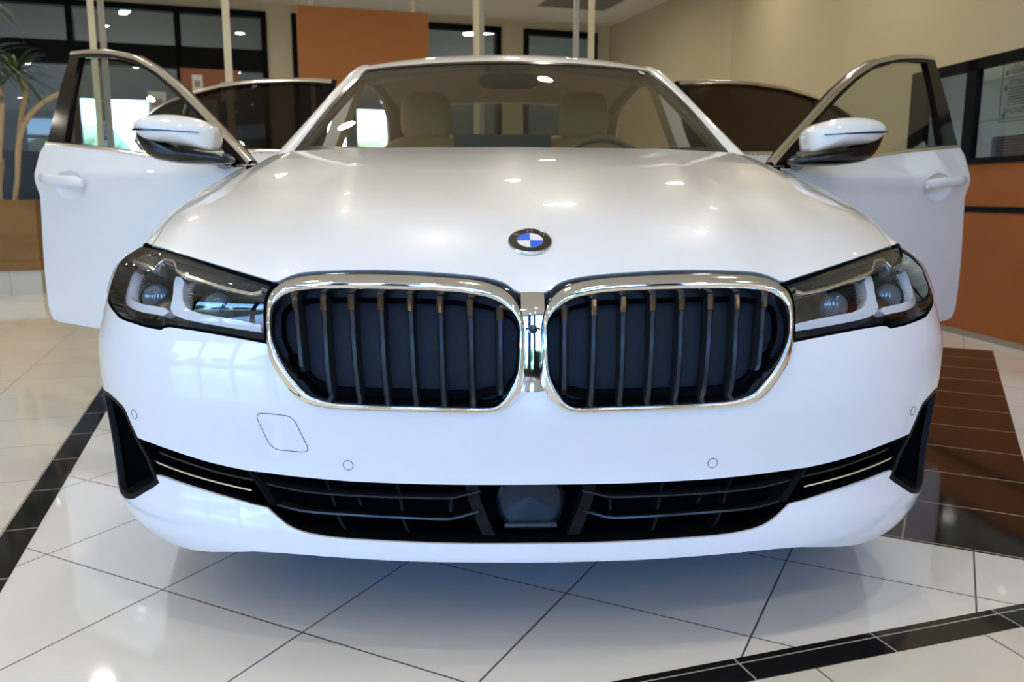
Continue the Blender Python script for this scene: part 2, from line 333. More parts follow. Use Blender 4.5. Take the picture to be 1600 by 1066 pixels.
KID_IN = [(-0.4678, 0.6126),(-0.4704, 0.6309),(-0.472, 0.6475),(-0.4706, 0.6641),(-0.4605, 0.677),(-0.451, 0.6827),(-0.4396, 0.687),(-0.4243, 0.6902),(-0.4047, 0.6925),(-0.3695, 0.6941),(-0.3348, 0.6947),(-0.28, 0.6947),(-0.2332, 0.6941),(-0.1867, 0.693),(-0.1496, 0.6913),(-0.1231, 0.6893),(-0.1, 0.6858),(-0.0827, 0.6826),(-0.0669, 0.6772),(-0.0541, 0.6702),(-0.0427, 0.6616),(-0.0335, 0.6539),(-0.0279, 0.6458),(-0.0251, 0.6343),(-0.0246, 0.6201),(-0.0254, 0.5978),(-0.026, 0.5798),(-0.0272, 0.5652),(-0.0292, 0.5538),(-0.0323, 0.5435),(-0.0373, 0.5344),(-0.0448, 0.5205),(-0.0539, 0.5077),(-0.0619, 0.4996),(-0.0721, 0.4954),(-0.0937, 0.4949),(-0.1158, 0.4957),(-0.1621, 0.4965),(-0.2077, 0.4973),(-0.264, 0.4981),(-0.3057, 0.4991),(-0.3372, 0.5003),(-0.3584, 0.5023),(-0.3748, 0.5055),(-0.3889, 0.5095),(-0.4018, 0.5155),(-0.4155, 0.5303),(-0.4312, 0.5483),(-0.4429, 0.5652),(-0.4536, 0.5819),(-0.462, 0.5976)]
SLATS = [[(-0.4408, 0.6893),(-0.4194, 0.5492)], [(-0.3854, 0.6936),(-0.3661, 0.5003)], [(-0.3329, 0.6961),(-0.3132, 0.4966)], [(-0.2775, 0.6967),(-0.262, 0.4943)], [(-0.2231, 0.6956),(-0.21, 0.4933)], [(-0.1678, 0.6927),(-0.1587, 0.4921)], [(-0.1133, 0.688),(-0.1063, 0.4906)], [(-0.0588, 0.6745),(-0.0569, 0.5093)]]
BRIDGE = [(-0.0332, 0.6955),(-0.0032, 0.6939),(-0.0039, 0.521),(-0.0119, 0.521),(-0.0209, 0.5181)]
INTAKE = [(-0.8212, 0.3849),(-0.7695, 0.3806),(-0.7193, 0.3747),(-0.6738, 0.3682),(-0.6288, 0.3618),(-0.5865, 0.3573),(-0.5414, 0.3532),(-0.4981, 0.3517),(-0.4464, 0.3489),(-0.3961, 0.3467),(-0.3437, 0.3446),(-0.2681, 0.3433),(-0.1875, 0.3422),(-0.1075, 0.3417),(-0.002, 0.341),(-0.0019, 0.2296),(-0.1087, 0.2312),(-0.1896, 0.2325),(-0.271, 0.2342),(-0.3474, 0.2358),(-0.3815, 0.2372),(-0.4078, 0.24),(-0.43, 0.2435),(-0.4488, 0.2489),(-0.4655, 0.2559),(-0.4779, 0.2636),(-0.4918, 0.2728),(-0.5066, 0.2838),(-0.5405, 0.2874),(-0.5753, 0.2926),(-0.6202, 0.2982),(-0.6675, 0.3045),(-0.7084, 0.3091),(-0.7518, 0.3144),(-0.7741, 0.3147),(-0.7854, 0.3322),(-0.7929, 0.3498),(-0.8082, 0.3669)]
VENT = [(-0.9965, 0.4596),(-0.9221, 0.4638),(-0.8879, 0.4576),(-0.858, 0.447),(-0.8494, 0.4389),(-0.8438, 0.4276),(-0.8333, 0.4061),(-0.8212, 0.3849),(-0.8082, 0.3669),(-0.7929, 0.3498),(-0.7854, 0.3322),(-0.7741, 0.3147),(-0.7663, 0.2997),(-0.7897, 0.2852),(-0.815, 0.2724),(-0.8358, 0.2613),(-0.8578, 0.2507),(-0.8842, 0.243),(-0.9062, 0.2414),(-0.9285, 0.2458),(-0.9387, 0.2634),(-0.9495, 0.2875),(-0.9615, 0.3142),(-0.9716, 0.3453),(-0.9876, 0.3871),(-0.9806, 0.4288)]
SENSOR = [(-0.34, 0.3758),(-0.8166, 0.4354)]
TOW = [(-0.5085, 0.4629),(-0.5056, 0.4689),(-0.4994, 0.4717),(-0.4727, 0.4711),(-0.4492, 0.4696),(-0.4385, 0.4663),(-0.4322, 0.4572),(-0.4229, 0.4309),(-0.4142, 0.4084),(-0.4149, 0.402),(-0.4216, 0.398),(-0.4479, 0.3989),(-0.4745, 0.3998),(-0.4842, 0.4043),(-0.4909, 0.4129),(-0.5014, 0.4404)]
BAR1 = [(-0.517, 0.3243),(-0.4873, 0.3198),(-0.4567, 0.3155),(-0.4059, 0.3122),(-0.3517, 0.311),(-0.2922, 0.31),(-0.2306, 0.3096),(-0.1817, 0.3093),(-0.1476, 0.3093),(-0.1232, 0.3163),(-0.0959, 0.3237)]
BAR2 = [(-0.495, 0.2876),(-0.4661, 0.2828),(-0.4362, 0.2799),(-0.3939, 0.2789),(-0.3524, 0.2786),(-0.2928, 0.2774),(-0.231, 0.2761),(-0.182, 0.2752),(-0.1515, 0.2749),(-0.1247, 0.2813),(-0.0979, 0.2877)]
BLADE = [(-0.784, 0.3402),(-0.7282, 0.333),(-0.6726, 0.3261),(-0.6413, 0.3226),(-0.6096, 0.3192),(-0.5749, 0.3155),(-0.5413, 0.3122)]
BLADE2 = [(-0.779, 0.3575),(-0.6987, 0.3476),(-0.635, 0.3387),(-0.5832, 0.3333),(-0.5409, 0.3296)]
VBAR = [(-0.5433, 0.3484),(-0.5037, 0.2904)]
VERTS = [[(-0.3975, 0.3326),(-0.3813, 0.2881)], [(-0.376, 0.2772),(-0.3586, 0.2417)], [(-0.2562, 0.3299),(-0.2473, 0.2854)], [(-0.246, 0.275),(-0.2342, 0.2388)], [(-0.3368, 0.3048),(-0.327, 0.2906)], [(-0.1526, 0.3025),(-0.154, 0.2847)]]
RADAR = [(-0.0004, 0.3006),(-0.1041, 0.3234),(-0.0887, 0.2451)]
HOODEDGE = [(-0.0032, 0.6936),(-0.0159, 0.6937),(-0.0286, 0.6949),(-0.0412, 0.7052),(-0.0517, 0.7111),(-0.0669, 0.7156),(-0.0892, 0.7201),(-0.1176, 0.7231),(-0.1579, 0.7264),(-0.2031, 0.7286),(-0.244, 0.7305),(-0.2935, 0.7312),(-0.3408, 0.7302),(-0.3983, 0.7276),(-0.4325, 0.7242),(-0.4568, 0.7171),(-0.4695, 0.7089),(-0.4808, 0.7075),(-0.5138, 0.7146),(-0.5518, 0.7218),(-0.6007, 0.7305),(-0.6552, 0.739),(-0.7183, 0.7475),(-0.7883, 0.7553),(-0.8591, 0.7606)]
BOTTOM = [(-0.9297, 0.2441),(-0.9471, 0.253),(-0.9776, 0.2005),(-0.9478, 0.2007),(-0.9316, 0.1892),(-0.94, 0.1421),(-0.8749, 0.1619),(-0.8067, 0.1676),(-0.7455, 0.169),(-0.7033, 0.1699),(-0.6576, 0.1764),(-0.6098, 0.1863),(-0.5444, 0.1973),(-0.4879, 0.2001),(-0.4345, 0.2004),(-0.3576, 0.1994),(-0.2765, 0.1978),(-0.194, 0.1965),(-0.1107, 0.196),(-0.0017, 0.1949)]
SIDECRS = [(-0.9492, 0.5838),(-1.0039, 0.5225)]
# ------------------------------------------------------------------ the showroom
RA = math.radians(16.57); cR, sR = math.cos(RA), math.sin(RA)
def RW(u, v, z=0): return (CAMPOS.x + u * cR - v * sR, CAMPOS.y + u * sR + v * cR, z)
def rplace(o, u=0, v=0, z=0, rz=0): o.location = RW(u, v, z); o.rotation_euler = (0, 0, RA + rz); return o
def struct(name, mb, m, u=0, v=0, z=0, rz=0, angle=40):
    o = obj(name, mb, m, None, angle=angle); o['kind'] = 'structure'; return rplace(o, u, v, z, rz)
def rthing(name, label, cat, u, v, z=0, rz=0, group=None):
    o = thing(name, label, cat, group=group); return rplace(o, u, v, z, rz)
CREAM = (.76, .71, .60)
F_OUT = tiles('floor_tiles', CREAM, .4, (.984, 1.21), 0, grout=(.16, .14, .12), rough=.05, var=.05)
F_OUT.node_tree.nodes['Principled BSDF'].inputs['Specular IOR Level'].default_value = .8
# origin of the diagonal grid in room axes
gx0, gv0 = -1.129 * math.cos(math.radians(18)) + 1.933 * math.sin(math.radians(18)), 1.129 * math.sin(math.radians(18)) + 1.933 * math.cos(math.radians(18))
A45 = math.radians(-27.41 - 18)
def rotp(x, y, a): return (x * math.cos(a) + y * math.sin(a), -x * math.sin(a) + y * math.cos(a))
F_DIA = tiles('floor_tiles_diagonal', (.86, .85, .80), .4, rotp(gx0, gv0, A45), A45, grout=(.10, .09, .08), rough=.045, var=.05)
F_BLK = tiles('black_strip_tiles', (.012, .012, .013), .3125, (.854, 0), 0, grout=(.35, .33, .30), gw=.004, rough=.08, sizev=None)
F_BLV = tiles('black_strip_tiles_v', (.012, .012, .013), .3125, (.0, 2.38), 0, grout=(.35, .33, .30), gw=.004, rough=.08)
F_DRK = tiles('dark_brown_tiles', (.020, .012, .008), .40, rotp(1.581, 1.633, A45), A45, grout=(.34, .27, .20), gw=.006, rough=.07, sizev=.315)
WALL = mat('tan_wall_paint', (.53, .45, .29), .8, noise=.02, nscale=3)
WALLD = mat('greige_wall_paint', (.53, .47, .34), .8, noise=.02, nscale=3)
CEIL = mat('ceiling_paint', (.66, .60, .50), .9)
FRAME = mat('black_frame', (.005, .005, .006), .5, spec=.06)
VH, VC = 11.37, 3.18
m = MB(); m.bbox((-9.5, -4.6, -.1), (7.5, 17, 0)); struct('floor', m, F_OUT)
m = MB(); m.bbox((-.533, 1.268, 0), (4.6, 6.3, .0012)); struct('floor_inlay', m, F_DIA)
for a, b, mm in (((-.611, 1.195), (5.0, 1.268), F_BLK), ((-.611, 1.268), (-.533, 6.3), F_BLV)):
    m = MB(); m.bbox((*a, .0), (*b, .0022)); struct('floor_strip', m, mm)
F_BLK.node_tree.nodes  # strips keep one joint direction each
m = MB()  # dark diagonal bay under the car: sides u+v = 3.2 .. 7.64, v-u = -.41 .. .72
F_DIA.node_tree.nodes['Principled BSDF'].inputs['Specular IOR Level'].default_value = .9
def diag(p, q): return ((p - q) / 2, (p + q) / 2)   # p = u+v, q = v-u
m.prism([diag(3.2, .72), diag(3.2, -.41), diag(7.64, -.41), diag(7.64, .72)], 0, .0024); struct('floor_dark_bay', m, F_DRK)
m = MB(); m.bbox((-9.5, -4.6, VC), (7.5, VH + .1, VC + .1)); struct('ceiling', m, CEIL)
m = MB(); m.bbox((-9.5, VH + .1, 3.9), (7.5, 17, 4.0)); struct('ceiling_office', m, CEIL)
# back wall: solid piers and the head above the glazing
m = MB()
m.bbox((-9.5, VH, 3.08), (5.3, VH + .12, VC + .02)); m.bbox((.49, VH, 0), (.79, VH + .12, 3.08)); m.bbox((3.53, VH, 0), (3.85, VH + .12, 3.08))
m.bbox((4.93, VH, 0), (5.3, VH + .12, 3.08)); m.bbox((.79, VH, 0), (2.45, VH + .12, .9)); m.bbox((3.85, VH, 0), (4.93, VH + .12, .9)); m.bbox((2.45, VH, 0), (3.53, VH + .12, .9))
struct('wall_back', m, WALLD)
def window(n, u0, u1, z0, z1, muls=(), rails=(), fw=.07, v=VH):
    f = MB(); d0, d1 = v - .03, v + .10
    f.bbox((u0, d0, z0), (u0 + fw, d1, z1)); f.bbox((u1 - fw, d0, z0), (u1, d1, z1)); f.bbox((u0, d0, z1 - fw), (u1, d1, z1)); f.bbox((u0, d0, z0), (u1, d1, z0 + fw))
    for u in muls: f.bbox((u - fw/2, d0, z0), (u + fw/2, d1, z1))
    for za, zb in rails: f.bbox((u0, d0, za), (u1, d1, zb))
    w_ = struct('window_%d' % n, f, FRAME)
    g = MB(); g.bbox((u0 + fw/2, v + .03, z0), (u1 - fw/2, v + .038, z1)); p = obj('pane', g, GLASS_P, w_)
    return w_
window(1, -4.6, .49, 0, 3.08, muls=(-3.4, -1.715, -.545), rails=((2.36, 2.62),))
window(2, .79, 2.45, .9, 3.08); window(3, 2.45, 3.53, .9, 3.08); window(4, 3.85, 4.93, .9, 3.08)
m = MB(); m.bbox((-9.5, VH, 0), (-4.6, VH + .12, 3.08)); struct('wall_back_left', m, WALLD)
# office behind the glazing
OFF = mat('office_wall', (.15, .12, .08), .8)
m = MB(); vo = 15.5
def wallholes(m, u0, u1, z0, z1, v0, v1, holes):
    us = sorted({u0, u1, *[h[0] for h in holes], *[h[1] for h in holes]})
    for a, b in zip(us[:-1], us[1:]):
        zs = [(h[2], h[3]) for h in holes if h[0] <= a + 1e-6 and h[1] >= b - 1e-6]; z = z0
        for c, d in sorted(zs):
            if c > z: m.bbox((a, v0, z), (b, v1, c))
            z = d
        if z < z1: m.bbox((a, v0, z), (b, v1, z1))
wallholes(m, -7.5, 7.5, 0, 3.9, vo, vo + .1, [(-4.6, -3.55, .1, 2.3), (-2.35, -2.02, .1, 2.38), (-1.88, -1.2, .1, 2.38), (1.62, 1.95, .8, 2.35), (2.15, 2.75, .8, 2.35)])
struct('wall_office_far', m, OFF)
m = MB(); m.bbox((-7.6, VH + .1, 0), (-7.5, vo, 3.9)); m.bbox((7.4, VH + .1, 0), (7.5, vo, 3.9)); m.bbox((.60, VH + .12, 0), (.70, vo, 3.9)); struct('wall_office_sides', m, mat('office_side', (.30, .29, .27), .8))
# right side: far facet, near facet with the service window and its wooden front
m = MB(); m.bbox((5.12, 8.2, 0), (5.3, VH + .1, VC)); struct('wall_right_far', m, WALL)
fa = math.atan2(.93, 4.71)      # near facet leans away from the room axis
def fac(o): return rplace(o, 5.14, 8.28, 0, -fa)  # local -y runs toward the camera along the facet
m = MB(); L_ = 14.0; w0, w1, zt = -3.47, -9.0, 1.685
m.bbox((0, 0, zt), (.14, -L_, VC)); m.bbox((0, 0, 0), (.14, w0, zt)); m.bbox((0, w1, 0), (.14, -L_, zt))
o = obj('wall_right', m, WALL); o['kind'] = 'structure'; fac(o)
WOOD = mat('orange_brown_laminate', (.31, .085, .004), .6, noise=.12, nscale=2)
m = MB(); m.bbox((-.012, w0 + .6, 0), (.14, w1, 1.055)); o = obj('trim_1', m, WOOD); o['kind'] = 'structure'; fac(o)
m = MB(); m.bbox((-.02, w0, .765), (-.011, w1, .80)); m.bbox((-.03, w0, 1.055), (.14, w1, 1.09)); o = obj('trim_2', m, FRAME); o['kind'] = 'structure'; fac(o)
m = MB(); m.bbox((-.022, w0 + .3, 0), (-.011, w1, .035)); o = obj('baseboard_right', m, mat('base_trim', (.28, .24, .18), .5)); o['kind'] = 'structure'; fac(o)
m = MB()
m.bbox((0, w0, 1.62), (.04, w1, zt)); m.bbox((0, w0, 1.09), (.04, w0 - .18, zt))
for q in (-4.06, -5.5, -6.9): m.bbox((0, q, 1.09), (.04, q - .10, zt))
w_ = obj('window_5', m, FRAME); w_['kind'] = 'structure'; fac(w_)
g = MB(); g.bbox((.02, w0, 1.09), (.026, w1, 1.65)); obj('pane', g, GLASS_P, w_)
m = MB(); m.bbox((2.2, 0, 0), (2.3, -L_, VC)); m.bbox((0, .05, 0), (2.3, .15, VC)); m.bbox((0, -L_, 0), (2.3, -L_ - .1, VC)); m.bbox((0, .1, VC), (2.3, -L_, VC + .1)); o = obj('wall_service_room', m, mat('service_wall', (.62, .66, .64), .8)); o['kind'] = 'structure'; fac(o)
t = thing('added_service_fill', 'added flat white fill light in the room behind the service window', 'ceiling light'); fac(t); sl_ = MB(); sl_.bbox((.9, -3.6, VC - .05), (1.3, -5.8, VC - .01)); obj('fill_panel', sl_, mat('service_fill_glow', (1, 1, 1), .5, emit=(.9, .96, 1), es=22), t)  # glowing panel added to brighten the room behind the service window
m = MB(); m.bbox((-9.6, 1.6, 0), (-9.5, 17, VC)); m.bbox((-9.6, -4.6, 2.5), (-9.5, 1.6, VC)); m.bbox((-9.6, -4.6, 0), (-9.5, 1.6, .35)); struct('wall_left', m, WALLD)
f = MB()
for v in np.arange(-4.5, 1.7, 2.02): f.bbox((-9.62, v - .13, .15), (-9.48, v + .13, 2.9))
w_ = struct('window_7', f, FRAME); g = MB(); g.bbox((-9.55, -4.6, .15), (-9.545, 1.6, 2.9)); obj('pane', g, GLASS_P, w_)
# glazed front behind the camera
PW_ = lambda u: .34 if u < -.5 else .36
m = MB(); m.bbox((-9.5, -4.72, 2.95), (7.5, -4.6, VC + .1)); m.bbox((-9.5, -4.72, 0), (7.5, -4.6, .12)); struct('wall_front', m, FRAME)
f = MB()
for u in (-9.45, -7.6, -5.8, -4.0, -2.2, -.4, 1.4, 3.2, 4.9): f.bbox((u - PW_(u), -4.76, .1), (u + PW_(u), -4.58, 2.96))
f.bbox((-9.5, -4.72, 2.40), (5.0, -4.62, 2.50))
f.bbox((-.4, -4.74, .1), (1.4, -4.60, .95)); f.bbox((-9.5, -4.74, .1), (-.4, -4.6, .35))
w_ = struct('window_6', f, FRAME); g = MB(); g.bbox((-9.5, -4.67, .1), (4.9, -4.665, 2.96)); obj('pane', g, GLASS_P, w_)
m = MB(); m.bbox((4.9, -4.72, .1), (7.5, -4.6, 2.96)); struct('wall_front_right', m, WALLD)
# outdoors
GRASS = mat('grass', (.10, .22, .035), .9, noise=.4, nscale=1.5); ASPH = mat('pavement', (.36, .36, .36), .85, noise=.1, nscale=2)
m = MB(); m.bbox((-90, -90, -.35), (90, 90, -.15)); struct('ground', m, GRASS)
m = MB(); m.bbox((-40, -14, -.15), (40, -4.75, -.12)); struct('pavement', m, ASPH)
LEAF = mat('tree_leaves', (.10, .17, .04), .8, noise=.5, nscale=3); LEAF2 = mat('tree_leaves_bright', (.36, .44, .20), .8, noise=.5, nscale=3); BARK = mat('bark', (.12, .08, .05), .9)
ORD = ['leftmost', 'second', 'third', 'fourth', 'fifth', 'sixth', 'seventh', 'eighth', 'ninth', 'tenth', 'eleventh', 'twelfth']
def blob_tree(u, v, h, r, label, seed, lm):
    rnd = random.Random(seed); t = rthing('tree', label, 'tree', u, v, -.15, group='trees outside the showroom')
    b = MB(); b.tube([(0, 0, 0), (.05, 0, h * .3), (0, 0, h * .6)], [.16, .13, .08], 8); obj('trunk', b, BARK, t)
    c = MB()
    for _ in range(14):
        cx, cy, cz, rr = rnd.uniform(-.6, .6) * r, rnd.uniform(-.6, .6) * r, h * rnd.uniform(.35, .85), r * rnd.uniform(.35, .6)
        P = []
        for i in range(9):
            th = math.pi * i / 8; P.append([(cx + rr * math.sin(th) * math.cos(p) * k, cy + rr * math.sin(th) * math.sin(p) * k, cz + rr * .8 * math.cos(th)) for p in np.linspace(0, 2 * math.pi, 13)[:-1] for k in [rnd.uniform(.85, 1.15)]])
        c.grid(P, closev=True, flip=True)
    obj('foliage', c, lm, t, angle=180); return t
for i in range(10):
    blob_tree(-33 + i * 9.5, -52 - 5 * math.sin(i * 2.1), 5.0 + 1.2 * math.sin(i * 1.7), 3.3, ORD[i] + ' of the round green trees across the lawn from the glazed front', 10 + i, LEAF)
for i in range(7):
    blob_tree(-13 + i * 4.4, 28 + 1.5 * math.sin(i * 2.2), 2.7, 1.5, ORD[i] + ' of the sunlit green bushes outside the far office windows', 40 + i, LEAF2)
for i in range(8):
    blob_tree(-50 - 4 * math.sin(i * 1.9), -52 + i * 8.6, 4.6 + 1.1 * math.sin(i * 2.3), 3.2, ORD[i] + ' of the green trees beyond the glazed left wall', 70 + i, LEAF)
# ------------------------------------------------------------------ ceiling lamps
LAMP = mat('lamp_glow', (1, .9, .7), .5, emit=(1.0, .91, .77), es=172); LRING = mat('lamp_ring', (.7, .68, .62), .4)
def downlight(u, v, label):
    t = rthing('ceiling_downlight', label, 'ceiling light', u, v, VC, group='recessed ceiling downlights')
    a = MB(); a.lathe([(.088, .0), (.095, -.006), (.095, -.012), (.07, -.012), (.066, .0)], (0, 0, 0), n=24); obj('trim_ring', a, LRING, t)
    b = MB(); b.lathe([(.066, -.006), (.0, -.006)], (0, 0, 0), n=24); obj('bulb', b, LAMP, t)
rows_ = [(-5.2, 'left'), (-3.4, 'left'), (-1.6, 'middle'), (.2, 'middle'), (2.0, 'right'), (3.8, 'right')]
for j, v in enumerate((-3.2, -1.2, .9, 3.0, 5.1, 7.2, 9.3)):
    for u, s in rows_:
        if v < 2 and u > 3.3: continue
        downlight(u + (.35 if j % 2 else 0), v, 'recessed warm downlight, %s row from the glazed front, %s from the left wall' % (['first', 'second', 'third', 'fourth', 'fifth', 'sixth', 'seventh'][j], ['first', 'second', 'third', 'fourth', 'fifth', 'sixth'][[q[0] for q in rows_].index(u)]))
V_ = MB(); V_.bbox((-.45, -.3, -.012), (.45, .3, 0))
for k in range(9): V_.bbox((-.42, -.27 + k * .06, -.02), (.42, -.255 + k * .06, -.011))
tag(rplace(obj('ceiling_vent', V_, mat('vent_metal', (.24, .22, .18), .6)), 4.15, 10.1, VC), 'dark rectangular air vent in the ceiling near the back wall', 'ceiling vent')
# ------------------------------------------------------------------ posts, panel, papers
POST = mat('cream_post', (.60, .52, .36), .4); POSTG = mat('grey_post', (.36, .34, .30), .4)
def post(u, v, label, mm, d=.038):
    b = MB(); b.bbox((-d/2, -d/2, 0), (d/2, d/2, VC)); b.bbox((-d, -d, 0), (d, d, .012)); b.bbox((-d, -d, VC - .012), (d, d, VC))
    tag(rplace(obj('post', b, mm), u, v), label, 'post', 'slim floor-to-ceiling posts')
post(-.845, 6.5, 'slim cream post, left one of the pair behind the left front door', POST); post(-.795, 6.6, 'slim grey post, right one of the pair behind the left front door', POSTG)
post(.01, 6.5, 'single slim cream post between the left posts and the brown panel', POST, .05)
post(1.82, 6.5, 'slim cream post, left one of the pair above the car roof', POST); post(1.89, 6.6, 'slim grey post, right one of the pair above the car roof', POSTG, .035)
post(2.64, 6.5, 'slim grey post, left one of the pair at the right end of the roof', POSTG, .035); post(2.77, 6.5, 'slim cream post, rightmost of all the posts', POST)
t = rthing('display_panel', 'large orange-brown rectangular panel hung on two cream posts behind the car', 'display panel', 1.34, 9.0)
b = MB(); b.bbox((-.66, -.03, 1.95), (.66, .03, 2.70)); obj('board', b, mat('terracotta_board', (.33, .112, .02), .6, noise=.05, nscale=2), t)
b = MB(); b.bbox((-.545, .03, 0), (-.50, .075, VC - .002)); obj('post', b, POST, t); b = MB(); b.bbox((.49, .03, 0), (.535, .075, VC - .002)); obj('post', b, POST, t)
b = MB(); b.bbox((-.12, -.02, 0), (.55, .02, .36)); b.bbox((-.12, -.021, 0), (-.1, .021, .36))
tag(rplace(obj('wall_board', b, mat('pinboard', (.28, .10, .05), .7)), -.42, VH - .05, 2.0), 'reddish brown pin board low on the black window wall', 'pin board')
PAP = mat('paper', (.72, .70, .62), .8); INKC = mat('paper_print', (.35, .25, .30), .8)
for k, (u, z, ww, hh, lab, rr) in enumerate([(-.82, 1.92, .20, .30, 'white notice sheet seen through the left front door glass', .04), (-.30, 1.85, .34, .30, 'wide cream notice sheet beside the left mirror', -.05), (.0, 2.10, .17, .22, 'small paper with coloured print pinned on the brown board', 0.), (-.35, 2.16, .12, .25, 'narrow white paper hanging left of the pinned sheet', 0)]):
    b = MB(); b.box((0, 0, 0), (ww, .004, hh), ax=Matrix.Rotation(rr, 3, 'Y')); o = obj('notice', b, PAP); rplace(o, u, VH - .09, z); tag(o, lab, 'notice', 'papers on the window wall')
    b = MB(); b.box((0, -.003, .02), (ww * .6, .002, hh * .3), ax=Matrix.Rotation(rr, 3, 'Y')); obj('print', b, INKC, o)
# ceiling strip lights in the office
STRIP = mat('strip_light', (1, 1, 1), .5, emit=(.85, .92, 1), es=10)
for k, (u, v, r_) in enumerate([(-2.6, 13.2, .3), (-1.3, 14.2, .3), (-.2, 12.8, .3), (2.9, 13.6, 1.3), (4.4, 14.4, .9)]):
    b = MB(); b.bbox((-.05, -.6, -.03), (.05, .6, 0)); o = obj('office_strip_light', b, STRIP); rplace(o, u, v, 3.6, r_); tag(o, ORD[k] + ' of the pale strip lights in the dark room behind the glass', 'strip light', 'strip lights behind the glass')
# dark cabinet and a blue chair behind the planter
b = MB(); b.bbox((-.35, -.25, 0), (.35, .25, 1.22)); b.bbox((-.36, -.26, 1.22), (.36, .26, 1.25)); b.bbox((-.33, -.262, .05), (-.01, -.25, 1.18)); b.bbox((.01, -.262, .05), (.33, -.25, 1.18))
tag(rplace(obj('cabinet', b, mat('cabinet_black', (.015, .015, .018), .4)), -1.72, 9.2), 'low black two-door cabinet behind the wooden planter', 'cabinet')
# ------------------------------------------------------------------ planter and plant
t = rthing('planter', 'long brown wooden planter box on a tiled plinth at the left', 'planter', -2.6, 8.45)
b = MB(); b.bbox((-1.3, -.25, 0), (.98, .45, .21)); obj('plinth', b, tiles('plinth_tiles', (.52, .48, .38), .32, (.1, 0), 0, grout=(.2, .18, .14), rough=.3), t)
PW = mat('planter_wood', (.21, .11, .035), .85, noise=.35, nscale=3, bump=.4); PW.node_tree.nodes['Noise Texture'].inputs['Distortion'].default_value = 1.5
b = MB(); b.bbox((-1.3, -.25, .21), (.98, -.19, .81)); b.bbox((-1.3, .39, .21), (.98, .45, .81)); b.bbox((.92, -.19, .21), (.98, .39, .81)); b.bbox((-1.3, -.19, .21), (-1.24, .39, .81)); b.bbox((-1.3, -.262, .21), (.99, -.25, .29))
obj('box', b, PW, t)
b = MB(); b.bbox((-1.24, -.19, .6), (.92, .39, .74)); obj('soil', b, mat('soil', (.05, .035, .025), .95, noise=.4, nscale=20), t)
t = rthing('dracaena', 'tall dracaena with bare tan trunks and spiky green leaf heads in the planter', 'plant', -1.95, 8.5, .742)
TR = mat('tan_trunk', (.42, .30, .17), .8, noise=.15, nscale=14); LF = mat('dracaena_leaf', (.045, .085, .02), .5, noise=.3, nscale=4)
def rosette(c, r, n, seed):
    rnd = random.Random(seed); b = MB()
    for k in range(n):
        a = rnd.uniform(0, 2*math.pi); e = rnd.uniform(-.5, 1.3); L = r * rnd.uniform(.75, 1.1); P = []
        for i in range(7):
            s = i / 6; rad = L * s * math.cos(e * (1 - .3 * s)); zz = L * (s * math.sin(e) - .45 * s * s); wd = .013 * math.sin(math.pi * min(.98, s * .8 + .15))
            x, y = c[0] + rad * math.cos(a), c[1] + rad * math.sin(a); P.append([(x + wd * math.sin(a), y - wd * math.cos(a), c[2] + zz), (x, y, c[2] + zz - wd * .3), (x - wd * math.sin(a), y + wd * math.cos(a), c[2] + zz)])
        b.grid(P)
    return b
for path, rr, se in (([(0, 0, 0), (.02, 0, .35), (.06, 0, .62), (.10, .02, .95), (.02, 0, 1.25)], .42, 1), ([(.10, .02, 0), (.16, .02, .3), (.18, 0, .55), (.28, 0, .80), (.50, 0, .98), (.62, 0, 1.0)], .3, 2), ([(-.05, .05, 0), (.05, .05, .4), (-.02, .05, .9), (-.12, 0, 1.45), (-.15, 0, 1.8)], .5, 3), ([(.16, .02, .35), (.22, .05, .8), (.30, .02, 1.05), (.22, 0, 1.14)], .38, 4)):
    b = MB(); b.tube(smooth_line(path, 18), [.022] * 18, 8); obj('trunk', b, TR, t)
    if se != 2: obj('leaf_head', rosette(path[-1], rr, 60, se), LF, t, angle=180)
# ------------------------------------------------------------------ rate board behind the service window
t = thing('rate_board', 'pale notice board with printed labor and storage rates behind the service window', 'notice board'); fac(t); 
bl = t; sx = .30
b = MB(); b.bbox((sx, -3.80, 1.0), (sx + .02, -5.4, 1.80)); obj('board', b, mat('board_pale', (.60, .66, .64), .5), bl)
INK = mat('board_ink', (.16, .17, .18), .7)
def lines(mb, y0, y1, z, th=.006): mb.bbox((sx - .003, y0, z), (sx, y1, z + th))
b = MB()
for z in (1.585, 1.335): lines(b, -3.80, -5.4, z, .012)
obj('rail', b, mat('board_rail', (.42, .46, .45), .5), bl)
b = MB(); y0, y1 = -3.98, -4.78
for z in (1.32, 1.685): lines(b, y0, y1, z, .003)
b.bbox((sx - .003, y0, 1.32), (sx, y0 - .003, 1.685)); b.bbox((sx - .003, y1, 1.32), (sx, y1 - .003, 1.685)); obj('border', b, INK, bl)
def wall_text(body, size, y, z, label=None):
    V, F = text_mesh(body, size); b = MB(); b.add([(sx - .005, y - p[0], z + p[1]) for p in V], F, None, False); obj('lettering', b, INK, bl)
wall_text('LABOR', .05, -4.125, 1.655); wall_text('STORAGE', .046, -4.155, 1.555); wall_text('DIAGNOSTIC', .046, -4.155, 1.385)
b = MB(); rnd = random.Random(3)
for z in np.arange(1.42, 1.53, .017): lines(b, -4.05, -4.05 - rnd.uniform(.35, .5), z, .006)
for z in (1.612, 1.627): lines(b, -4.05, -4.48, z, .005)
for z in (1.607, 1.515, 1.345): b.bbox((sx - .004, -4.015, z), (sx, -4.03, z + .028))
obj('small_print', b, INK, bl)
b = MB(); b.bbox((sx - .006, -3.94, 1.10), (sx - .0045, -4.40, 1.235)); obj('vent_print', b, mat('vent_purple', (.09, .06, .08), .6), bl)
b = MB()
for z in np.arange(1.11, 1.225, .018): b.bbox((sx - .009, -3.94, z), (sx - .006, -4.40, z + .005))
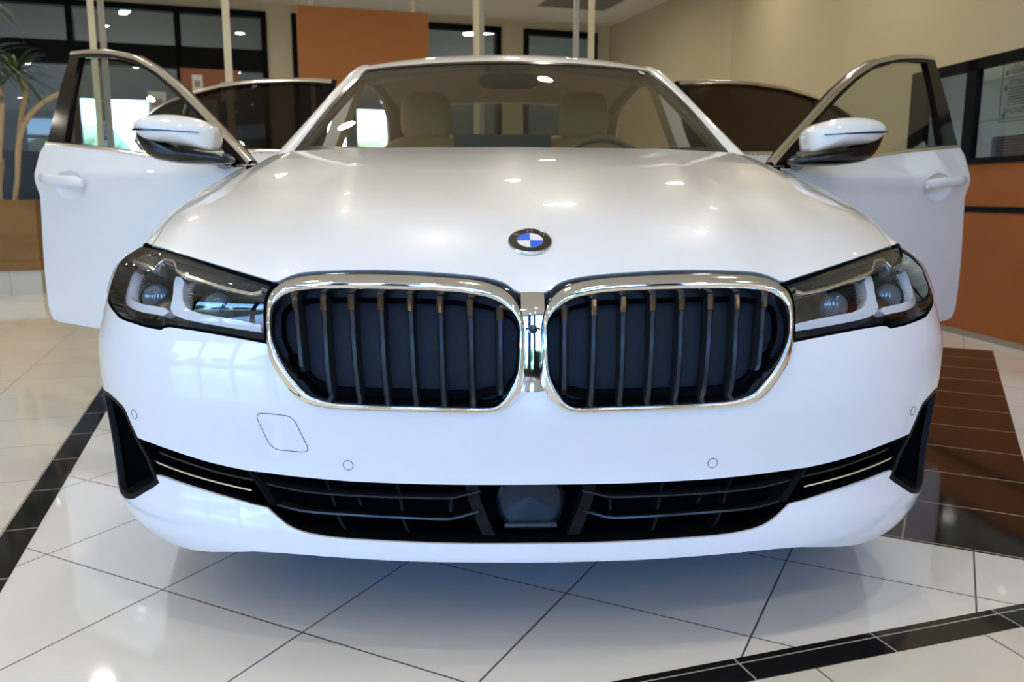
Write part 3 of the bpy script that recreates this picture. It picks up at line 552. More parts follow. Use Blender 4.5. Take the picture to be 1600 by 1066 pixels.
obj('vent_slat', b, mat('vent_light', (.25, .22, .25), .6), bl)
# ------------------------------------------------------------------ the car
CAR = thing('sedan_car', 'white luxury sedan facing the camera with all four doors open, standing on the showroom tiles', 'car', (0, 2.45, 0), carframe=True)
PLAST = mat('vent_plastic', (.006, .006, .007), .5, spec=.1)
BARM = mat('intake_bar_black', (.010, .011, .014), .2, spec=.4)
BEVEL = mat('bevel_painted_reflection', (.012, .022, .04), .12, .6)  # dark reflection in the chrome bevel, put into its base colour
SIDES = (('left', False), ('right', True))       # data are for the side at x < 0; True mirrors them
N0 = lambda a, b, off=0.0: nose(a, b, off)
HL = HEADLIGHT[:5] + [(-.988, .722), (-1.0, .708), (-1.006, .690), (-1.0, .667), (-.972, .645)] + HEADLIGHT[10:]
LENS = HL_LENS[:5] + [(-.976, .7165), (-.988, .702), (-.994, .685), (-.986, .665), (-.955, .650), (-.922, .6375)] + HL_LENS[11:]
_al = np.linspace(-1.62, 0, 400); _yy = nose(_al, np.full(400, .5))[:, 1]
SEND = float(-np.interp(-.47, -_yy, _al)) if False else float(abs(_al[np.argmin(abs(_yy - .47))]))
kb = [p for p in KID_OUT[25:]] + [KID_OUT[0]]                       # lower rim of the kidney, middle -> outside
low_mid = [(0, .521), (-.0119, .521)]
hl_low = HL[23:5:-1]                                                # along the lamp's lower edge to its outer top
outer_top = [(-1.02, .735), (-SEND, .735)]
bottom = [(-SEND, .235), (-1.05, .222), (-.99, .206), (-.955, .192), (-.92, .182), (-.88, .173), (-.83, .166), (-.7701, .164), (-.7216, .166), (-.6697, .1735), (-.6172, .184), (-.5485, .1955), (-.4909, .199), (-.4371, .1995), (-.3597, .1988), (-.2782, .1974), (-.1952, .1962), (-.1114, .1957), (0, .1947)]
half = low_mid + kb + hl_low + outer_top + bottom
outer = half + mir(half)[1:-1]
INT = INTAKE[:14] + [(0, .3432), (0, .2304)] + INTAKE[16:]
INTF = [p for p in INT[:14]] + [(-a, b) for a, b in INT[13::-1]] + [(-a, b) for a, b in INT[:15:-1]] + INT[16:]
VE = VENT[:20] + [(-.912, .2385), (-.937, .243), (-.951, .262), (-.962, .288), (-.970, .315), (-.978, .35), (-.985, .392), (-.989, .432)][0:]
VE = VENT[:18] + [(-.9077, .2395), (-.934, .2445), (-.950, .262), (-.961, .288), (-.969, .315), (-.977, .35), (-.984, .392), (-.989, .432)]
# merge the slot and the vents into one opening so no sliver of paint stays between them
m = MB(); sheet(m, outer, [], N0, .02) if False else None
slot = [VE[0]] + VE[1:7] + INT[0:14]                                  # upper edge, outside -> middle
lowe = INT[16:36] + VE[13:]                                          # lower edge, middle -> outside
open_half_top = slot; open_half_low = INTAKE[16:35] + VE[12:]
OPEN = open_half_top + [(-a, b) for a, b in open_half_top[::-1]] + [(-a, b) for a, b in open_half_low[::-1]] + open_half_low
bump = MB(); sheet(bump, outer, [OPEN], N0, .018, .014)
B = obj('front_bumper', bump, PAINT, CAR)
# dark liner behind everything, so the openings are openings into the bumper
m = MB(); sheet(m, [(-1.0, .20), (1.0, .20), (1.0, .47), (-1.0, .47)], [], lambda a, b, off=0: nose(a * .985, b, off + .085), .03, 0)
obj('intake_liner', m, MBLACK, CAR)
def nstrip(mb, line, off, w, depth, n=40, sm=1):
    """bar on the nose: line of (s,z), w tall, from off inwards by depth"""
    L = smooth_line(line, n, w=sm); a = L[:, 0]; z = L[:, 1]; R_ = []
    for dz, o in ((-w/2, off + .0015), (-w/2 * .6, off), (w/2 * .6, off), (w/2, off + .0015), (w/2, off + depth), (-w/2, off + depth), (-w/2, off + .0015)):
        R_.append(nose(a, z + dz, o))
    return mb.grid(np.stack(R_, 1))
def rim(mb, poly, w, off0, off1, n=160, sm=1, closed=True, inward=True):
    """frame following a closed outline on the nose, width w, raised edge"""
    Q = smooth_line(poly, n, True, sm); T = np.roll(Q, -1, 0) - np.roll(Q, 1, 0); T /= np.linalg.norm(T, axis=1, keepdims=True); Nn = np.stack([-T[:, 1], T[:, 0]], 1)
    c = Q.mean(0); s_ = np.sign(((c - Q) * Nn).sum(1).sum()) or 1; Nn *= s_
    R_ = [nose(*(Q + Nn * k * w).T, o) for k, o in ((0, off0 + .004), (.05, off0), (.85, off0 + .001), (1.0, off0 + .004), (1.0, off1))]
    return mb.grid(np.stack(R_, 1), closeu=True, flip=s_ < 0)
LI = obj('lower_intake', rim(MB(), OPEN, .004, .006, .08, 400, 0), MBLACK, B)
for sg, mirr in SIDES:
    s = 'x'
    m = MB(); nstrip(m, BAR1, .016, .0055, .03); obj('intake_bar', m, BARM, B, mirror=mirr)
    m = MB(); nstrip(m, BAR2, .016, .0055, .03); obj('intake_bar', m, BARM, B, mirror=mirr)
    m = MB(); nstrip(m, BLADE, .006, .0050, .012); obj('chrome_blade', m, CHROME, B, 'bright thin chrome blade in the slot', mirror=mirr)
    m = MB(); nstrip(m, BLADE2, .014, .006, .03); obj('slot_blade', m, GBLACK, B, mirror=mirr)
    for ln in VERTS:
        a, b = np.array(ln[0]), np.array(ln[1]); m = MB(); P = []
        for q in np.linspace(0, 1, 6):
            c = a + (b - a) * q; P.append([nose(c[0] - .003, c[1], .07), nose(c[0] - .003, c[1], .032), nose(c[0] + .003, c[1], .032), nose(c[0] + .003, c[1], .07)])
        m.grid(P, smooth=False); obj('intake_fin', m, PLAST, B, mirror=mirr)
    a, b = np.array(VBAR[0]), np.array(VBAR[1]); m = MB(); P = []
    for q in np.linspace(-.02, 1.05, 8):
        c = a + (b - a) * q; P.append([nose(c[0] - .008, c[1], .06), nose(c[0] - .006, c[1], .010), nose(c[0] + .004, c[1], .004), nose(c[0] + .009, c[1], .014), nose(c[0] + .009, c[1], .06)])
    m.grid(P, smooth=False); obj('intake_divider', m, PLAST, B, mirror=mirr)
    # radar surround strut
    m = MB(); P = []
    for q, (x, z) in enumerate([(-.112, .345), (-.112, .325), (-.106, .300), (-.094, .276), (-.088, .262), (-.080, .240)]):
        P.append([nose(x - .012, z, .06), nose(x - .012, z, .024), nose(x + .012, z, .02), nose(x + .014, z, .06)])
    m.grid(P, smooth=False); obj('radar_strut', m, PLAST, B, mirror=mirr)
    # side vent: frame, cavity and ramp
    VP = VE
    m = MB(); rim(m, VP, .0115, -.001, .012, 140, 0); SV = obj('side_vent', m, PLAST, B, 'black triangular vent frame at the bumper corner', mirror=mirr)
    m = MB(); P = []
    for x, z0_, z1_ in ((-.79, .300, .345), (-.85, .262, .30), (-.93, .250, .272)):
        P.append([nose(x, z0_, .008), nose(x - .005, (z0_ + z1_) / 2, .035), nose(x - .01, z1_, .07)])
    m.grid(P); obj('vent_ramp', m, DCHROME, SV, mirror=mirr)
    # parking sensors and tow cover: fine seams with a disc
    for (x, z), rx in ((SENSOR[0], .0098), (SENSOR[1], .0098)):
        m = MB(); R_ = []
        for k in range(33):
            t = 2 * math.pi * k / 32; R_.append([nose(x + rx * f_ * math.cos(t), z + rx * f_ * math.sin(t), o) for f_, o in ((.90, -.0002), (.905, -.0007), (1.0, -.0007), (1.005, -.0002))])
        m.grid(R_); S_ = obj('parking_sensor', m, MBLACK, B, mirror=mirr)
        m = MB(); m.grid([[nose(x + rx * .9 * f_ * math.cos(2*math.pi*k/32), z + rx * .9 * f_ * math.sin(2*math.pi*k/32), -.0004) for f_ in (1.0, .5, .001)] for k in range(33)]); obj('sensor_face', m, PAINT, S_, mirror=mirr)
Q = smooth_line(TOW, 80, True, 1); T = np.roll(Q, -1, 0) - np.roll(Q, 1, 0); T /= np.linalg.norm(T, axis=1, keepdims=True); Nn = np.stack([-T[:, 1], T[:, 0]], 1) * .0011
m = MB(); m.grid(np.stack([nose(*(Q + k * Nn).T, -.0005) for k in (-.5, .5)], 1), closeu=True, flip=True)
obj('tow_eye_cover', m, MBLACK, B, 'outlined tow hook cover, seam only')
# radar behind the lower grille
m = MB(); R_ = []
for k in range(49):
    t = 2*math.pi*k/48; R_.append([nose(.0 + .066 * f_ * math.cos(t), .302 + .052 * f_ * math.sin(t), o) for f_, o in ((1.0, .065), (.98, .034), (.9, .03), (.88, .045), (.0, .045))])
m.grid(R_); obj('radar_sensor', m, mat('radar_black', (.004, .007, .011), .3, spec=.3), B)
m = MB(); nstrip(m, [(-.05, .2625), (.05, .2625)], .03, .012, .02, 10); obj('radar_trim', m, BARM, B)
# ---- kidney grilles
def polar(poly, c, sc, n=180):
    P = (np.array(poly) - c) / sc; th = np.unwrap(np.arctan2(P[:, 1], P[:, 0])); r = np.hypot(*P.T)
    if th[-1] < th[0]: th, r = th[::-1], r[::-1]
    o = np.argsort(th % (2*math.pi)); th = (th % (2*math.pi))[o]; r = r[o]
    t = np.linspace(0, 2*math.pi, n, endpoint=False)
    rr = np.interp(t, np.concatenate([th[-3:] - 2*math.pi, th, th[:3] + 2*math.pi]), np.concatenate([r[-3:], r, r[:3]]))
    return t, rr
kc = np.array([-.255, .588]); ksc = np.array([.2, .1])
KO = smooth_line(KID_OUT, 260, True, 2); KI = smooth_line(KID_IN, 260, True, 2)
t_, ro = polar(KO, kc, ksc); _, ri = polar(KI, kc, ksc)
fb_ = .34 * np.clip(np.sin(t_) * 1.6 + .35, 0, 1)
def ring(f): r = ro + (ri - ro) * f; return np.stack([kc[0] + ksc[0] * r * np.cos(t_), kc[1] + ksc[1] * r * np.sin(t_)], 1)
for sg, mirr in SIDES:
    P = []
    for f, o in ((fb_ - .01, .004), (fb_, -.0105), (fb_ + .03, -.0118), (.34, -.0125), (.5, -.0145), (.68, -.0155), (.80, -.0150), (.86, -.0135), (.90, -.0145), (.96, -.0125), (1.0, -.007), (1.03, .004), (1.03, .045)):
        q = ring(f); P.append(nose(q[:, 0], q[:, 1], o))
    m = MB(); m.grid(np.stack(P, 1), closeu=True, flip=False); K = obj('kidney_grille', m, CHROME, CAR, 'chrome kidney surround', mirror=mirr, angle=60)
    m = MB(); m.grid(np.stack([nose(*ring(f).T, o) for f, o in ((0, .02), (0, .003), (fb_ * .15, -.001), (fb_ * .85, -.0085), (fb_ * 1.0, -.0095), (fb_ * 1.02, -.004))], 1), closeu=True, flip=False); obj('kidney_bevel', m, BEVEL, K, 'upper bevel of the chrome surround with its dark reflection painted in', mirror=mirr)
    m = MB(); sheet(m, [tuple(p) for p in ring(.9)[::3]], [], lambda a, b, off=0: nose(a, b, off + .042), .02, 0); obj('grille_shutter', m, NAVY, K, mirror=mirr)
    q0 = ring(1.0); q1 = ring(1.14); m = MB(); m.grid(np.stack([nose(q0[:, 0], q0[:, 1], .022), nose(q1[:, 0], q1[:, 1], .034), nose(q1[:, 0], q1[:, 1], .042)], 1), closeu=True); obj('inner_lip', m, MBLACK, K, mirror=mirr)
    for (xa, za), (xb, zb) in SLATS:
        m = MB(); P = []
        za -= .001
        for q in np.linspace(0, 1, 14):
            x = xa + (xb - xa) * q; z = za + (zb - za) * q
            top = q < .17; wd = .0060 if top else .0056; fo = .010 if top else .013
            if q > .93: fo = .02
            P.append([nose(x - wd - .004, z, .042), nose(x - wd, z, fo + .003), nose(x - wd * .5, z, fo), nose(x + wd * .7, z, fo + .001), nose(x + wd, z, fo + .004), nose(x + wd + .001, z, .042)])
        m.grid(P); sl = obj('slat', m, SLATM, K, mirror=mirr, angle=30)
        m = MB(); P = []
        for q in np.linspace(.012, .155, 4):
            x = xa + (xb - xa) * q; z = za + (zb - za) * q; wd = .0056; fo = .0075
            P.append([nose(x - wd, z, fo + .006), nose(x - wd, z, fo + .002), nose(x - wd * .5, z, fo), nose(x + wd * .5, z, fo), nose(x + wd, z, fo + .002), nose(x + wd, z, fo + .006)])
        m.grid(P); m.grid(np.array(P[-1])[None].repeat(2, 0) + np.array([[[0, 0, 0]], [[0, .006, 0]]])); obj('slat_cap', m, CAPM, K, mirror=mirr, angle=30)
    m = MB(); nstrip(m, [(-.445, .575), (-.40, .5225), (-.36, .510), (-.10, .507), (-.05, .52)], .030, .016, .012, 60, 2); obj('cross_rail', m, MBLACK, K, mirror=mirr)
# ---- plain bridge between the kidneys
m = MB(); P = []
for x in np.linspace(-.021, .021, 9):
    col = []
    for k, z in enumerate(np.linspace(.523, .693, 16)):
        flare = .012 * (max(0, (.545 - z) / .022)) ** 1.5
        o = -.004 - .005 * math.exp(-((z - .66) / .02) ** 2) + .35 * abs(x) ** 1.3
        col.append(nose(x * (1 + flare * 20), z, o))
    P.append(col)
m.grid(P, flip=False); P2 = np.array(P)
m.grid(np.stack([P2[:, -1], P2[:, -1] + np.array([0, .03, .002])], 1)); m.grid(np.stack([P2[:, 0], P2[:, 0] + np.array([0, .03, 0])], 1))
BR = obj('grille_bridge', m, CHROME, CAR, 'plain chrome bar joining the two kidneys')
m = MB(); m.lathe([(.0, -.012), (.007, -.011), (.0085, -.004), (.0085, .006)], nose(.0, .632, 0), axis=(0, 1, 0), n=20); m.box(tuple(nose(.0, .632, .002)), (.026, .012, .006)); obj('front_camera', m, GBLACK, BR, 'small black camera lens')
# ---- hood
hs = np.array([-p[0] for p in HOODEDGE]); hz = np.array([p[1] for p in HOODEDGE]); hs[0] = 0
hs_s = hs; 
kz = hs > .055; hz_s = np.interp(hs, np.concatenate([[0, .03], hs[kz]]), np.concatenate([[.7150, .7155], np.maximum(hz[kz], .7150)]))
nt_ = 81; tt = np.linspace(0, 1, nt_); SE = tt * hs[-1]
def edge(zs): z = np.interp(SE, hs, zs); return nose(-SE, z, 0.0)
EA = edge(hz); EB = edge(hz_s)
for _ in range(3): EB[1:-1] = (EB[:-2] + 2 * EB[1:-1] + EB[2:]) / 4
tx = np.abs(EB[:, 0]) / abs(EB[-1, 0])
Cx = -.829 * tx; Cz = np.interp(tx, [0, .4, .62, .86, .93, 1], [1.013, 1.011, 1.009, 1.001, .987, .960]); Cy = np.interp(tx, [0, .4, .62, .86, 1], [1.27, 1.28, 1.30, 1.335, 1.33])
vv = np.concatenate([np.linspace(0, .04, 5)[:-1], np.linspace(.04, .2, 11)[:-1], np.linspace(.2, 1, 30)])
cy_ = np.array([.06, .075, .10, .14, .20, .30, .50, .80, 1.05, 1.27]); cz_ = np.array([.7155, .729, .7475, .773, .803, .840, .889, .946, .985, 1.013])
g_c = crom((cy_ - .06) / 1.21, (cz_ - .7155) / (1.013 - .7155)); g_s = crom([0, .05, .108, .253, .337, .449, .6, .826, 1], [0, .085, .19, .375, .455, .545, .68, .86, 1])
HP = np.zeros((nt_, len(vv), 3))
for j, v in enumerate(vv):
    g = g_c(v) * (1 - tx**2) + g_s(v) * tx**2; h = 1 - (1 - v)**2.2
    HP[:, j, 0] = EB[:, 0] + (Cx - EB[:, 0]) * h; HP[:, j, 1] = EB[:, 1] + (Cy - EB[:, 1]) * v; HP[:, j, 2] = EB[:, 2] + (Cz - EB[:, 2]) * g
    HP[:, j] += (EA - EB) * math.exp(-v / .012)
    # soft power-dome crease
    cr_ = .55 - .10 * (1 - v); HP[:, j, 2] += .0035 * np.exp(-((tx - cr_) / .05)**2) * min(1, v * 6) * (1 - .5 * v)
full = np.concatenate([HP[::-1], (HP * np.array([-1, 1, 1]))[1:]], 0)
# crisp folded edge
def fold(G):
    e0 = G[:, :1] + np.array([0, .006, -.006]); e00 = G[:, :1] + np.array([0, .03, -.012])
    return np.concatenate([e00, e0, G], 1)
m = MB(); m.grid(fold(full), flip=True)
for row in (full[0], full[-1]):
    sx_ = 1 if row[0, 0] < 0 else -1; m.grid(np.stack([row, row + np.array([sx_ * .003, 0, -.006]), row + np.array([sx_ * .004, 0, -.03])], 1), flip=sx_ > 0)
HOOD = obj('hood', m, PAINT, CAR, angle=50)
SHUT = HP[-1]                                                       # hood side line (x<0)
# black gap strip under hood edge / lamp top and kidney top
for sg, mirr in SIDES:
    m = MB(); q = smooth_line([(0, .695)] + [(a, b) for a, b in HOODEDGE[2:]], 120, w=0)
    m.grid(np.stack([nose(q[:, 0], q[:, 1] + .002, .006), nose(q[:, 0], q[:, 1] - .012, .005), nose(q[:, 0], q[:, 1] - .012, .05)], 1), flip=True); obj('hood_seal', m, RUBBER, CAR, mirror=mirr)
# ---- badge
k0 = int(np.argmin([abs(HP[0, j, 1] - .135) for j in range(len(vv))]))
def hood_mid(y): return np.array([0, y, np.interp(y, HP[0, :, 1], HP[0, :, 2])])
bc = hood_mid(.14); dy = hood_mid(.14 + .02) - hood_mid(.14 - .02); dy /= np.linalg.norm(dy); bn = np.cross([1, 0, 0], dy); bx = np.array([1., 0, 0])
bc = bc + bn * .001
def bp(x, y, h=0): return bc + bx * x + dy * y + bn * (h - .9 * x * x)
def disc(r0, r1, h, a0=0, a1=2*math.pi, n=48):
    m = MB(); m.grid([[bp(r0 * math.cos(a), r0 * math.sin(a), h), bp(r1 * math.cos(a), r1 * math.sin(a), h)] for a in np.linspace(a0, a1, n + 1)], flip=True); return m
m = MB(); m.grid([[bp(r * math.cos(a), r * math.sin(a), h) for r, h in ((.0425, -.001), (.0425, .003), (.0415, .0045), (.0400, .0045), (.0395, .0035))] for a in np.linspace(0, 2*math.pi, 65)]); BD = obj('badge', m, CHROME, CAR, 'round badge with black ring and blue and white quarters')
obj('badge_ring', disc(.0245, .0396, .0037), mat('badge_black', (.004, .004, .005), .15, coat=1), BD)
m = MB(); m.grid([[bp(r * math.cos(a), r * math.sin(a), h) for r, h in ((.0252, .0037), (.0252, .0044), (.0242, .0044), (.0242, .0037))] for a in np.linspace(0, 2*math.pi, 65)]); obj('inner_ring', m, CHROME, BD)
for k in range(4): obj('badge_quarter', disc(0.0001, .0243, .0040, k*math.pi/2, (k+1)*math.pi/2, 16), WHITE if k in (0, 2) else BLUE, BD)
for ch, a in (('B', 140), ('M', 90), ('W', 40)):
    V, F = text_mesh(ch, .0150); a_ = math.radians(a - 90); r = .0320; m = MB()
    m.add([bp(-r * math.sin(a_) + (x * 1.15) * math.cos(a_) - y * math.sin(a_), r * math.cos(a_) + (x * 1.15) * math.sin(a_) + y * math.cos(a_), .0042) for x, y, _ in V], F, None, False); obj('letter', m, CHROME, BD)
# ---- headlights
def band(mb, poly, off, th, d=.012): return sheet(mb, poly, [], lambda a, b, o=0.0: nose(a, b, off + np.asarray(o)), d, th)
for sg, mirr in SIDES:
    m = MB(); sheet(m, HL, [LENS], lambda a, b, o=0.0: nose(a, b, .001 + np.asarray(o)), .015, .03); H_ = obj('headlight', m, MBLACK, CAR, 'black sealed rim of the headlight', mirror=mirr)
    m = MB(); sheet(m, HL, [], lambda a, b, o=0.0: nose(a, b, .10 + np.asarray(o)), .03, 0)
    Q = np.array(densify(LENS, .02)); m.grid(np.stack([nose(Q[:, 0], Q[:, 1], .004), nose(Q[:, 0], Q[:, 1], .10)], 1), closeu=True); obj('lamp_housing', m, LAMPIN, H_, mirror=mirr)
    m = MB(); sheet(m, LENS, [], lambda a, b, o=0.0: nose(a, b, -.004 + (.30 * np.clip(.745 - b, 0, 1) + .8 * np.clip(.70 - b, 0, 1)**2) * np.clip((.97 - np.abs(a)) / .2, 0, 1)), .012, 0); obj('lamp_lens', m, GLASS_L, H_, 'clear curved outer lens', mirror=mirr)
    bo = [(-.992, .728), (-.996, .700), (-.990, .678), (-.972, .660), (-.945, .650)] + BAR_OUT[4:13] + [(-.938, .668), (-.953, .680), (-.962, .700), (-.966, .722)]
    m = MB(); band(m, bo, .034, .02); obj('light_bar', m, DRL, H_, 'white outer daytime light bar', mirror=mirr)
    m = MB(); band(m, BAR_IN, .042, .02); obj('light_bar', m, DRL, H_, 'white inner daytime light bar', mirror=mirr)
    m = MB(); band(m, EYELID_OUT, .012, .02); obj('lamp_eyelid', m, RIBGREY, H_, mirror=mirr)
    m = MB(); band(m, EYELID_IN, .012, .02); obj('lamp_eyelid', m, RIBGREY, H_, mirror=mirr)
    m = MB(); ee = [p for p in EYELID_EDGE]
    # bright edge strip under each eyelid
    up = [(-.9547, .7345), (-.9192, .7325), (-.8569, .7290), (-.8150, .7250), (-.7960, .7200)]
    nstrip(m, up, .006, .0055, .012, 30); nstrip(m, [(-.7935, .7190), (-.7930, .7300), (-.7860, .7400), (-.7500, .7390), (-.7340, .7310), (-.7240, .7225), (-.7050, .7170), (-.6660, .7105), (-.6150, .7015), (-.5540, .6915), (-.5250, .6880), (-.5060, .6925)], .005, .0060, .012, 70, 1)
    obj('eyelid_edge', m, SATIN, H_, 'bright satin edge under the ribbed trim', mirror=mirr)
    m = MB()
    for q in range(9):   # fine ribs on the eyelid
        f_ = (q + .5) / 9; A = np.array([(-.795, .7490), (-.7394, .7415), (-.6604, .7330), (-.5919, .7215), (-.5305, .7095), (-.505, .7040)]); Bb = np.array([(-.775, .7390), (-.7330, .7300), (-.6669, .7110), (-.6162, .7030), (-.5549, .6925), (-.5262, .6890)])
        nstrip(m, A + (Bb - A) * f_, .0090, .0016, .003, 30, 0)
        A = np.array([(-.9058, .7570), (-.8498, .7535), (-.803, .7490)]); Bb = np.array([(-.945, .7355), (-.8617, .7290), (-.812, .7240)]); nstrip(m, A + (Bb - A) * f_, .0090, .0016, .003, 16, 0)
    obj('lamp_rib', m, LAMPIN, H_, mirror=mirr)
    for (x, z), rr in ((( -.875, .688), .036), ((-.655, .687), .034)):
        c = nose(x, z, .075); m = MB(); ax = (0.0, -1, 0)
        m.lathe([(rr, -.03), (rr, .01), (rr * .93, .014), (rr * .90, .008)], c, ax, 40); PJ = obj('projector', m, DCHROME, H_, mirror=mirr)
        m = MB(); m.lathe([(rr * .9 * math.sin(t), .006 + .016 * math.cos(t)) for t in np.linspace(math.pi/2, .001, 10)], c, ax, 40); obj('projector_lens', m, GLASSBALL, PJ, 'round glass projector lens', mirror=mirr)
    m = MB()  # faceted bright wall pieces beside the bars
    for q in range(9):
        z = .672 + q * .0055; nstrip(m, [(-.9560 - .0004 * q, z + .004), (-.936, z + .007)], .045, .0022, .01, 6, 0); nstrip(m, [(-.722, z + .001), (-.706, z + .004)], .045, .0022, .01, 6, 0)
    obj('facet', m, REFL, H_, mirror=mirr)
    m = MB(); sheet(m, [(-.905, .665), (-.80, .655), (-.765, .668), (-.755, .72), (-.80, .722), (-.92, .722)], [], lambda a, b, o=0.0: nose(a, b, .062 + (b - .655) * .25 + np.asarray(o)), .02, 0); obj('lamp_bowl', m, DCHROME, H_, mirror=mirr)
# ---- front fenders
ys = np.concatenate([np.linspace(.33, .47, 8), [.4845, .4855], np.linspace(.495, .60, 8), np.linspace(.63, 1.09, 18), np.linspace(1.12, 1.225, 8), [1.2345, 1.2355], np.linspace(1.26, 1.385, 4)])
shy = SHUT[:, 1]; 
def shut_at(y): return np.array([np.interp(y, shy, SHUT[:, 0]) - .0035, y, np.interp(y, shy, SHUT[:, 2]) - .001])
S_x = crom([.33, .4226, .5074, .5932, .6976, .8098, .9519, 1.1276, 1.2796, 1.45], [-.800, -.832, -.8511, -.8621, -.8719, -.8802, -.8883, -.8929, -.8954, -.898])
S_z = crom([.33, .4226, .5074, .5932, .6976, .8098, .9519, 1.1276, 1.2796, 1.45], [.758, .7570, .7746, .7964, .8199, .8408, .8674, .8978, .9256, .9546])
arch = lambda y: (.345 + math.sqrt(max(0, .375**2 - (y - .86)**2))) if abs(y - .86) < .375 else .20
G = []
for y in ys:
    A = shut_at(y); S = np.array([float(S_x(y)), y, float(S_z(y))]); col = [A + np.array([.004, 0, -.03]), A + np.array([.001, 0, -.004]), A]
    # rounded shoulder
    M_ = A * .45 + S * .55; M_[2] += .006; col += [A * .8 + S * .2 + np.array([-.002, 0, .002]), M_, A * .2 + S * .8 + np.array([-.002, 0, .004]), S]
    zb = max(arch(y), .215) if y > .475 else .70; xs_ = crom([.2, .5, .66, .8, 1.0], [-.905, -.925, -.922, -.912, -.90])
    yb = y if y > .47 else .47; zs = np.linspace(S[2] - .03, zb, 9)
    for z in zs: 
        x = float(xs_(z)); k = max(0, min(1, (y - .33) / .25)); xx = x * k + (1 - k) * max(x, S[0] - .004); 
        t_z = max(0, min(1, (S[2] - z) / .12)); col.append(np.array([S[0] + (xx - S[0]) * (1 - (1 - t_z)**2), max(y, .44), z]))
    col.append(col[-1] + np.array([.03, 0, 0])); G.append(col)
for sg, mirr in SIDES:
    m = MB(); m.grid(G, flip=True); obj('front_fender', m, PAINT, CAR, mirror=mirr, angle=50)
# ---- windscreen, pillars, roof
def glz(a, b):
    a = np.asarray(a, float); b = np.asarray(b, float)
    bx_, by_, bz_ = .726 * a, 1.31 + .14 * a * a, .992 + .018 * a * a; hx_, hy_, hz_ = .599 * a, 2.08 + .18 * a * a, 1.392 - .009 * a * a
    bow = .014 * np.sin(np.pi * b)
    return np.stack([bx_ + (hx_ - bx_) * b, by_ + (hy_ - by_) * b - bow, bz_ + (hz_ - bz_) * b + bow], -1)
A_, B_ = np.meshgrid(np.linspace(-1, 1, 41), np.linspace(-.06, 1, 21), indexing='ij')
m = MB(); m.grid(glz(A_, B_), flip=True); W_ = obj('windscreen', m, GLASS_W, CAR, 'lightly tinted windscreen')
m = MB()
for s_ in (-1, 1):
    e = np.linspace(-.05, 1, 30); m.grid(np.stack([glz(e * 0 + s_, e) + [0, -.002, .002], glz(e * 0 + s_ * .972, e) + [0, -.002, .002]], 1), flip=s_ > 0)
e = np.linspace(-1, 1, 40); m.grid(np.stack([glz(e, e * 0 + 1) + [0, -.002, .002], glz(e, e * 0 + .965) + [0, -.002, .002]], 1), flip=False)
e = np.linspace(-1, 1, 40); m.grid(np.stack([glz(e, e * 0 - .06) + [0, -.003, .003], glz(e, e * 0 + .035) + [0, -.003, .003]], 1), flip=True); obj('black_border', m, GBLACK, W_)
m = MB(); V = glz(np.linspace(-.13, .13, 9), 1.0); 
P = [[glz(np.array(x), np.array(b)) + np.array([0, .012 if b < .99 else .002, -.006]) for b in (1.0, .93, .86 if abs(x) < .1 else .88)] for x in np.linspace(-.15, .15, 9)]; m.grid(P); obj('sensor_cover', m, MBLACK, W_)
P = glz(np.array([.885, .925]), np.array([.90, .90])); P2 = glz(np.array([.885, .925]), np.array([.955, .955])); m = MB(); m.add([P[0], P[1], P2[1] + np.array([-.004, 0, 0]), P2[0]], [(0, 1, 2, 3)], None, False); m.v = [(p[0], p[1] - .004, p[2] + .004) for p in m.v]; obj('sticker', m, WHITE, W_, 'small white sticker in the top corner')
# roof stations: y at centre, z centre, half width, edge drop
st = [(2.08, 1.392, .600, .009, .18), (2.11, 1.404, .602, .012, .18), (2.18, 1.425, .604, .018, .16), (2.30, 1.452, .606, .027, .12), (2.5, 1.474, .608, .040, .05), (2.75, 1.481, .61, .05, 0), (3.05, 1.476, .61, .055, 0), (3.35, 1.452, .605, .055, 0), (3.6, 1.415, .59, .05, 0)]
P = []
for y, z, hw, dr, sw in st:
    a = np.linspace(-1, 1, 33); P.append(np.stack([hw * a, y + sw * a * a, z - dr * np.abs(a)**2.4], 1))
m = MB(); m.grid(P, flip=False); m.grid(np.array(P) + np.array([0, 0, -.03]), flip=True); ROOF = obj('roof', m, PAINT, CAR, angle=60)
# side rails: A pillar, cant rail, C pillar as one sweep
eb = np.linspace(-.05, 1, 14); inn = [glz(np.array(-1.), np.array(b)) for b in eb]
for y, z, hw, dr, sw in st[2:]: inn.append(np.array([-hw, y + sw, z - dr]))
inn += [np.array([-.60, 3.85, 1.30]), np.array([-.64, 4.10, 1.15]), np.array([-.68, 4.28, 1.06])]; inn = np.array(inn)
ob = [(-.800, 1.40, .975), (-.789, 1.47, 1.003), (-.732, 1.75, 1.142), (-.698, 1.95, 1.242), (-.665, 2.2, 1.352), (-.662, 2.35, 1.385), (-.668, 2.6, 1.402), (-.672, 2.9, 1.402), (-.668, 3.25, 1.370), (-.675, 3.55, 1.310), (-.705, 3.85, 1.20), (-.75, 4.08, 1.09), (-.79, 4.25, 1.02)]
inn = resample(inn, 70); out = resample(ob, 70); out = smooth_line(out, 70, w=2)
mid = inn * .45 + out * .55; nrm_ = np.cross(np.gradient(mid, axis=0), out - inn); nrm_ /= np.linalg.norm(nrm_, axis=1, keepdims=True); nrm_ *= np.sign((nrm_ * np.array([-.5, -.2, 1])).sum(1))[:, None]
bul = .012 + .010 * np.clip((np.linspace(0, 1, 70) - .28) / .2, 0, 1)
rows = [inn + np.array([.004, .01, -.012]), inn, inn * .8 + out * .2 + nrm_ * bul[:, None] * .7, mid + nrm_ * bul[:, None], inn * .2 + out * .8 + nrm_ * bul[:, None] * .75, out, out + np.array([.012, .02, -.02]), out * .4 + inn * .6 + np.array([0, .04, -.045]), inn + np.array([.01, .03, -.03])]
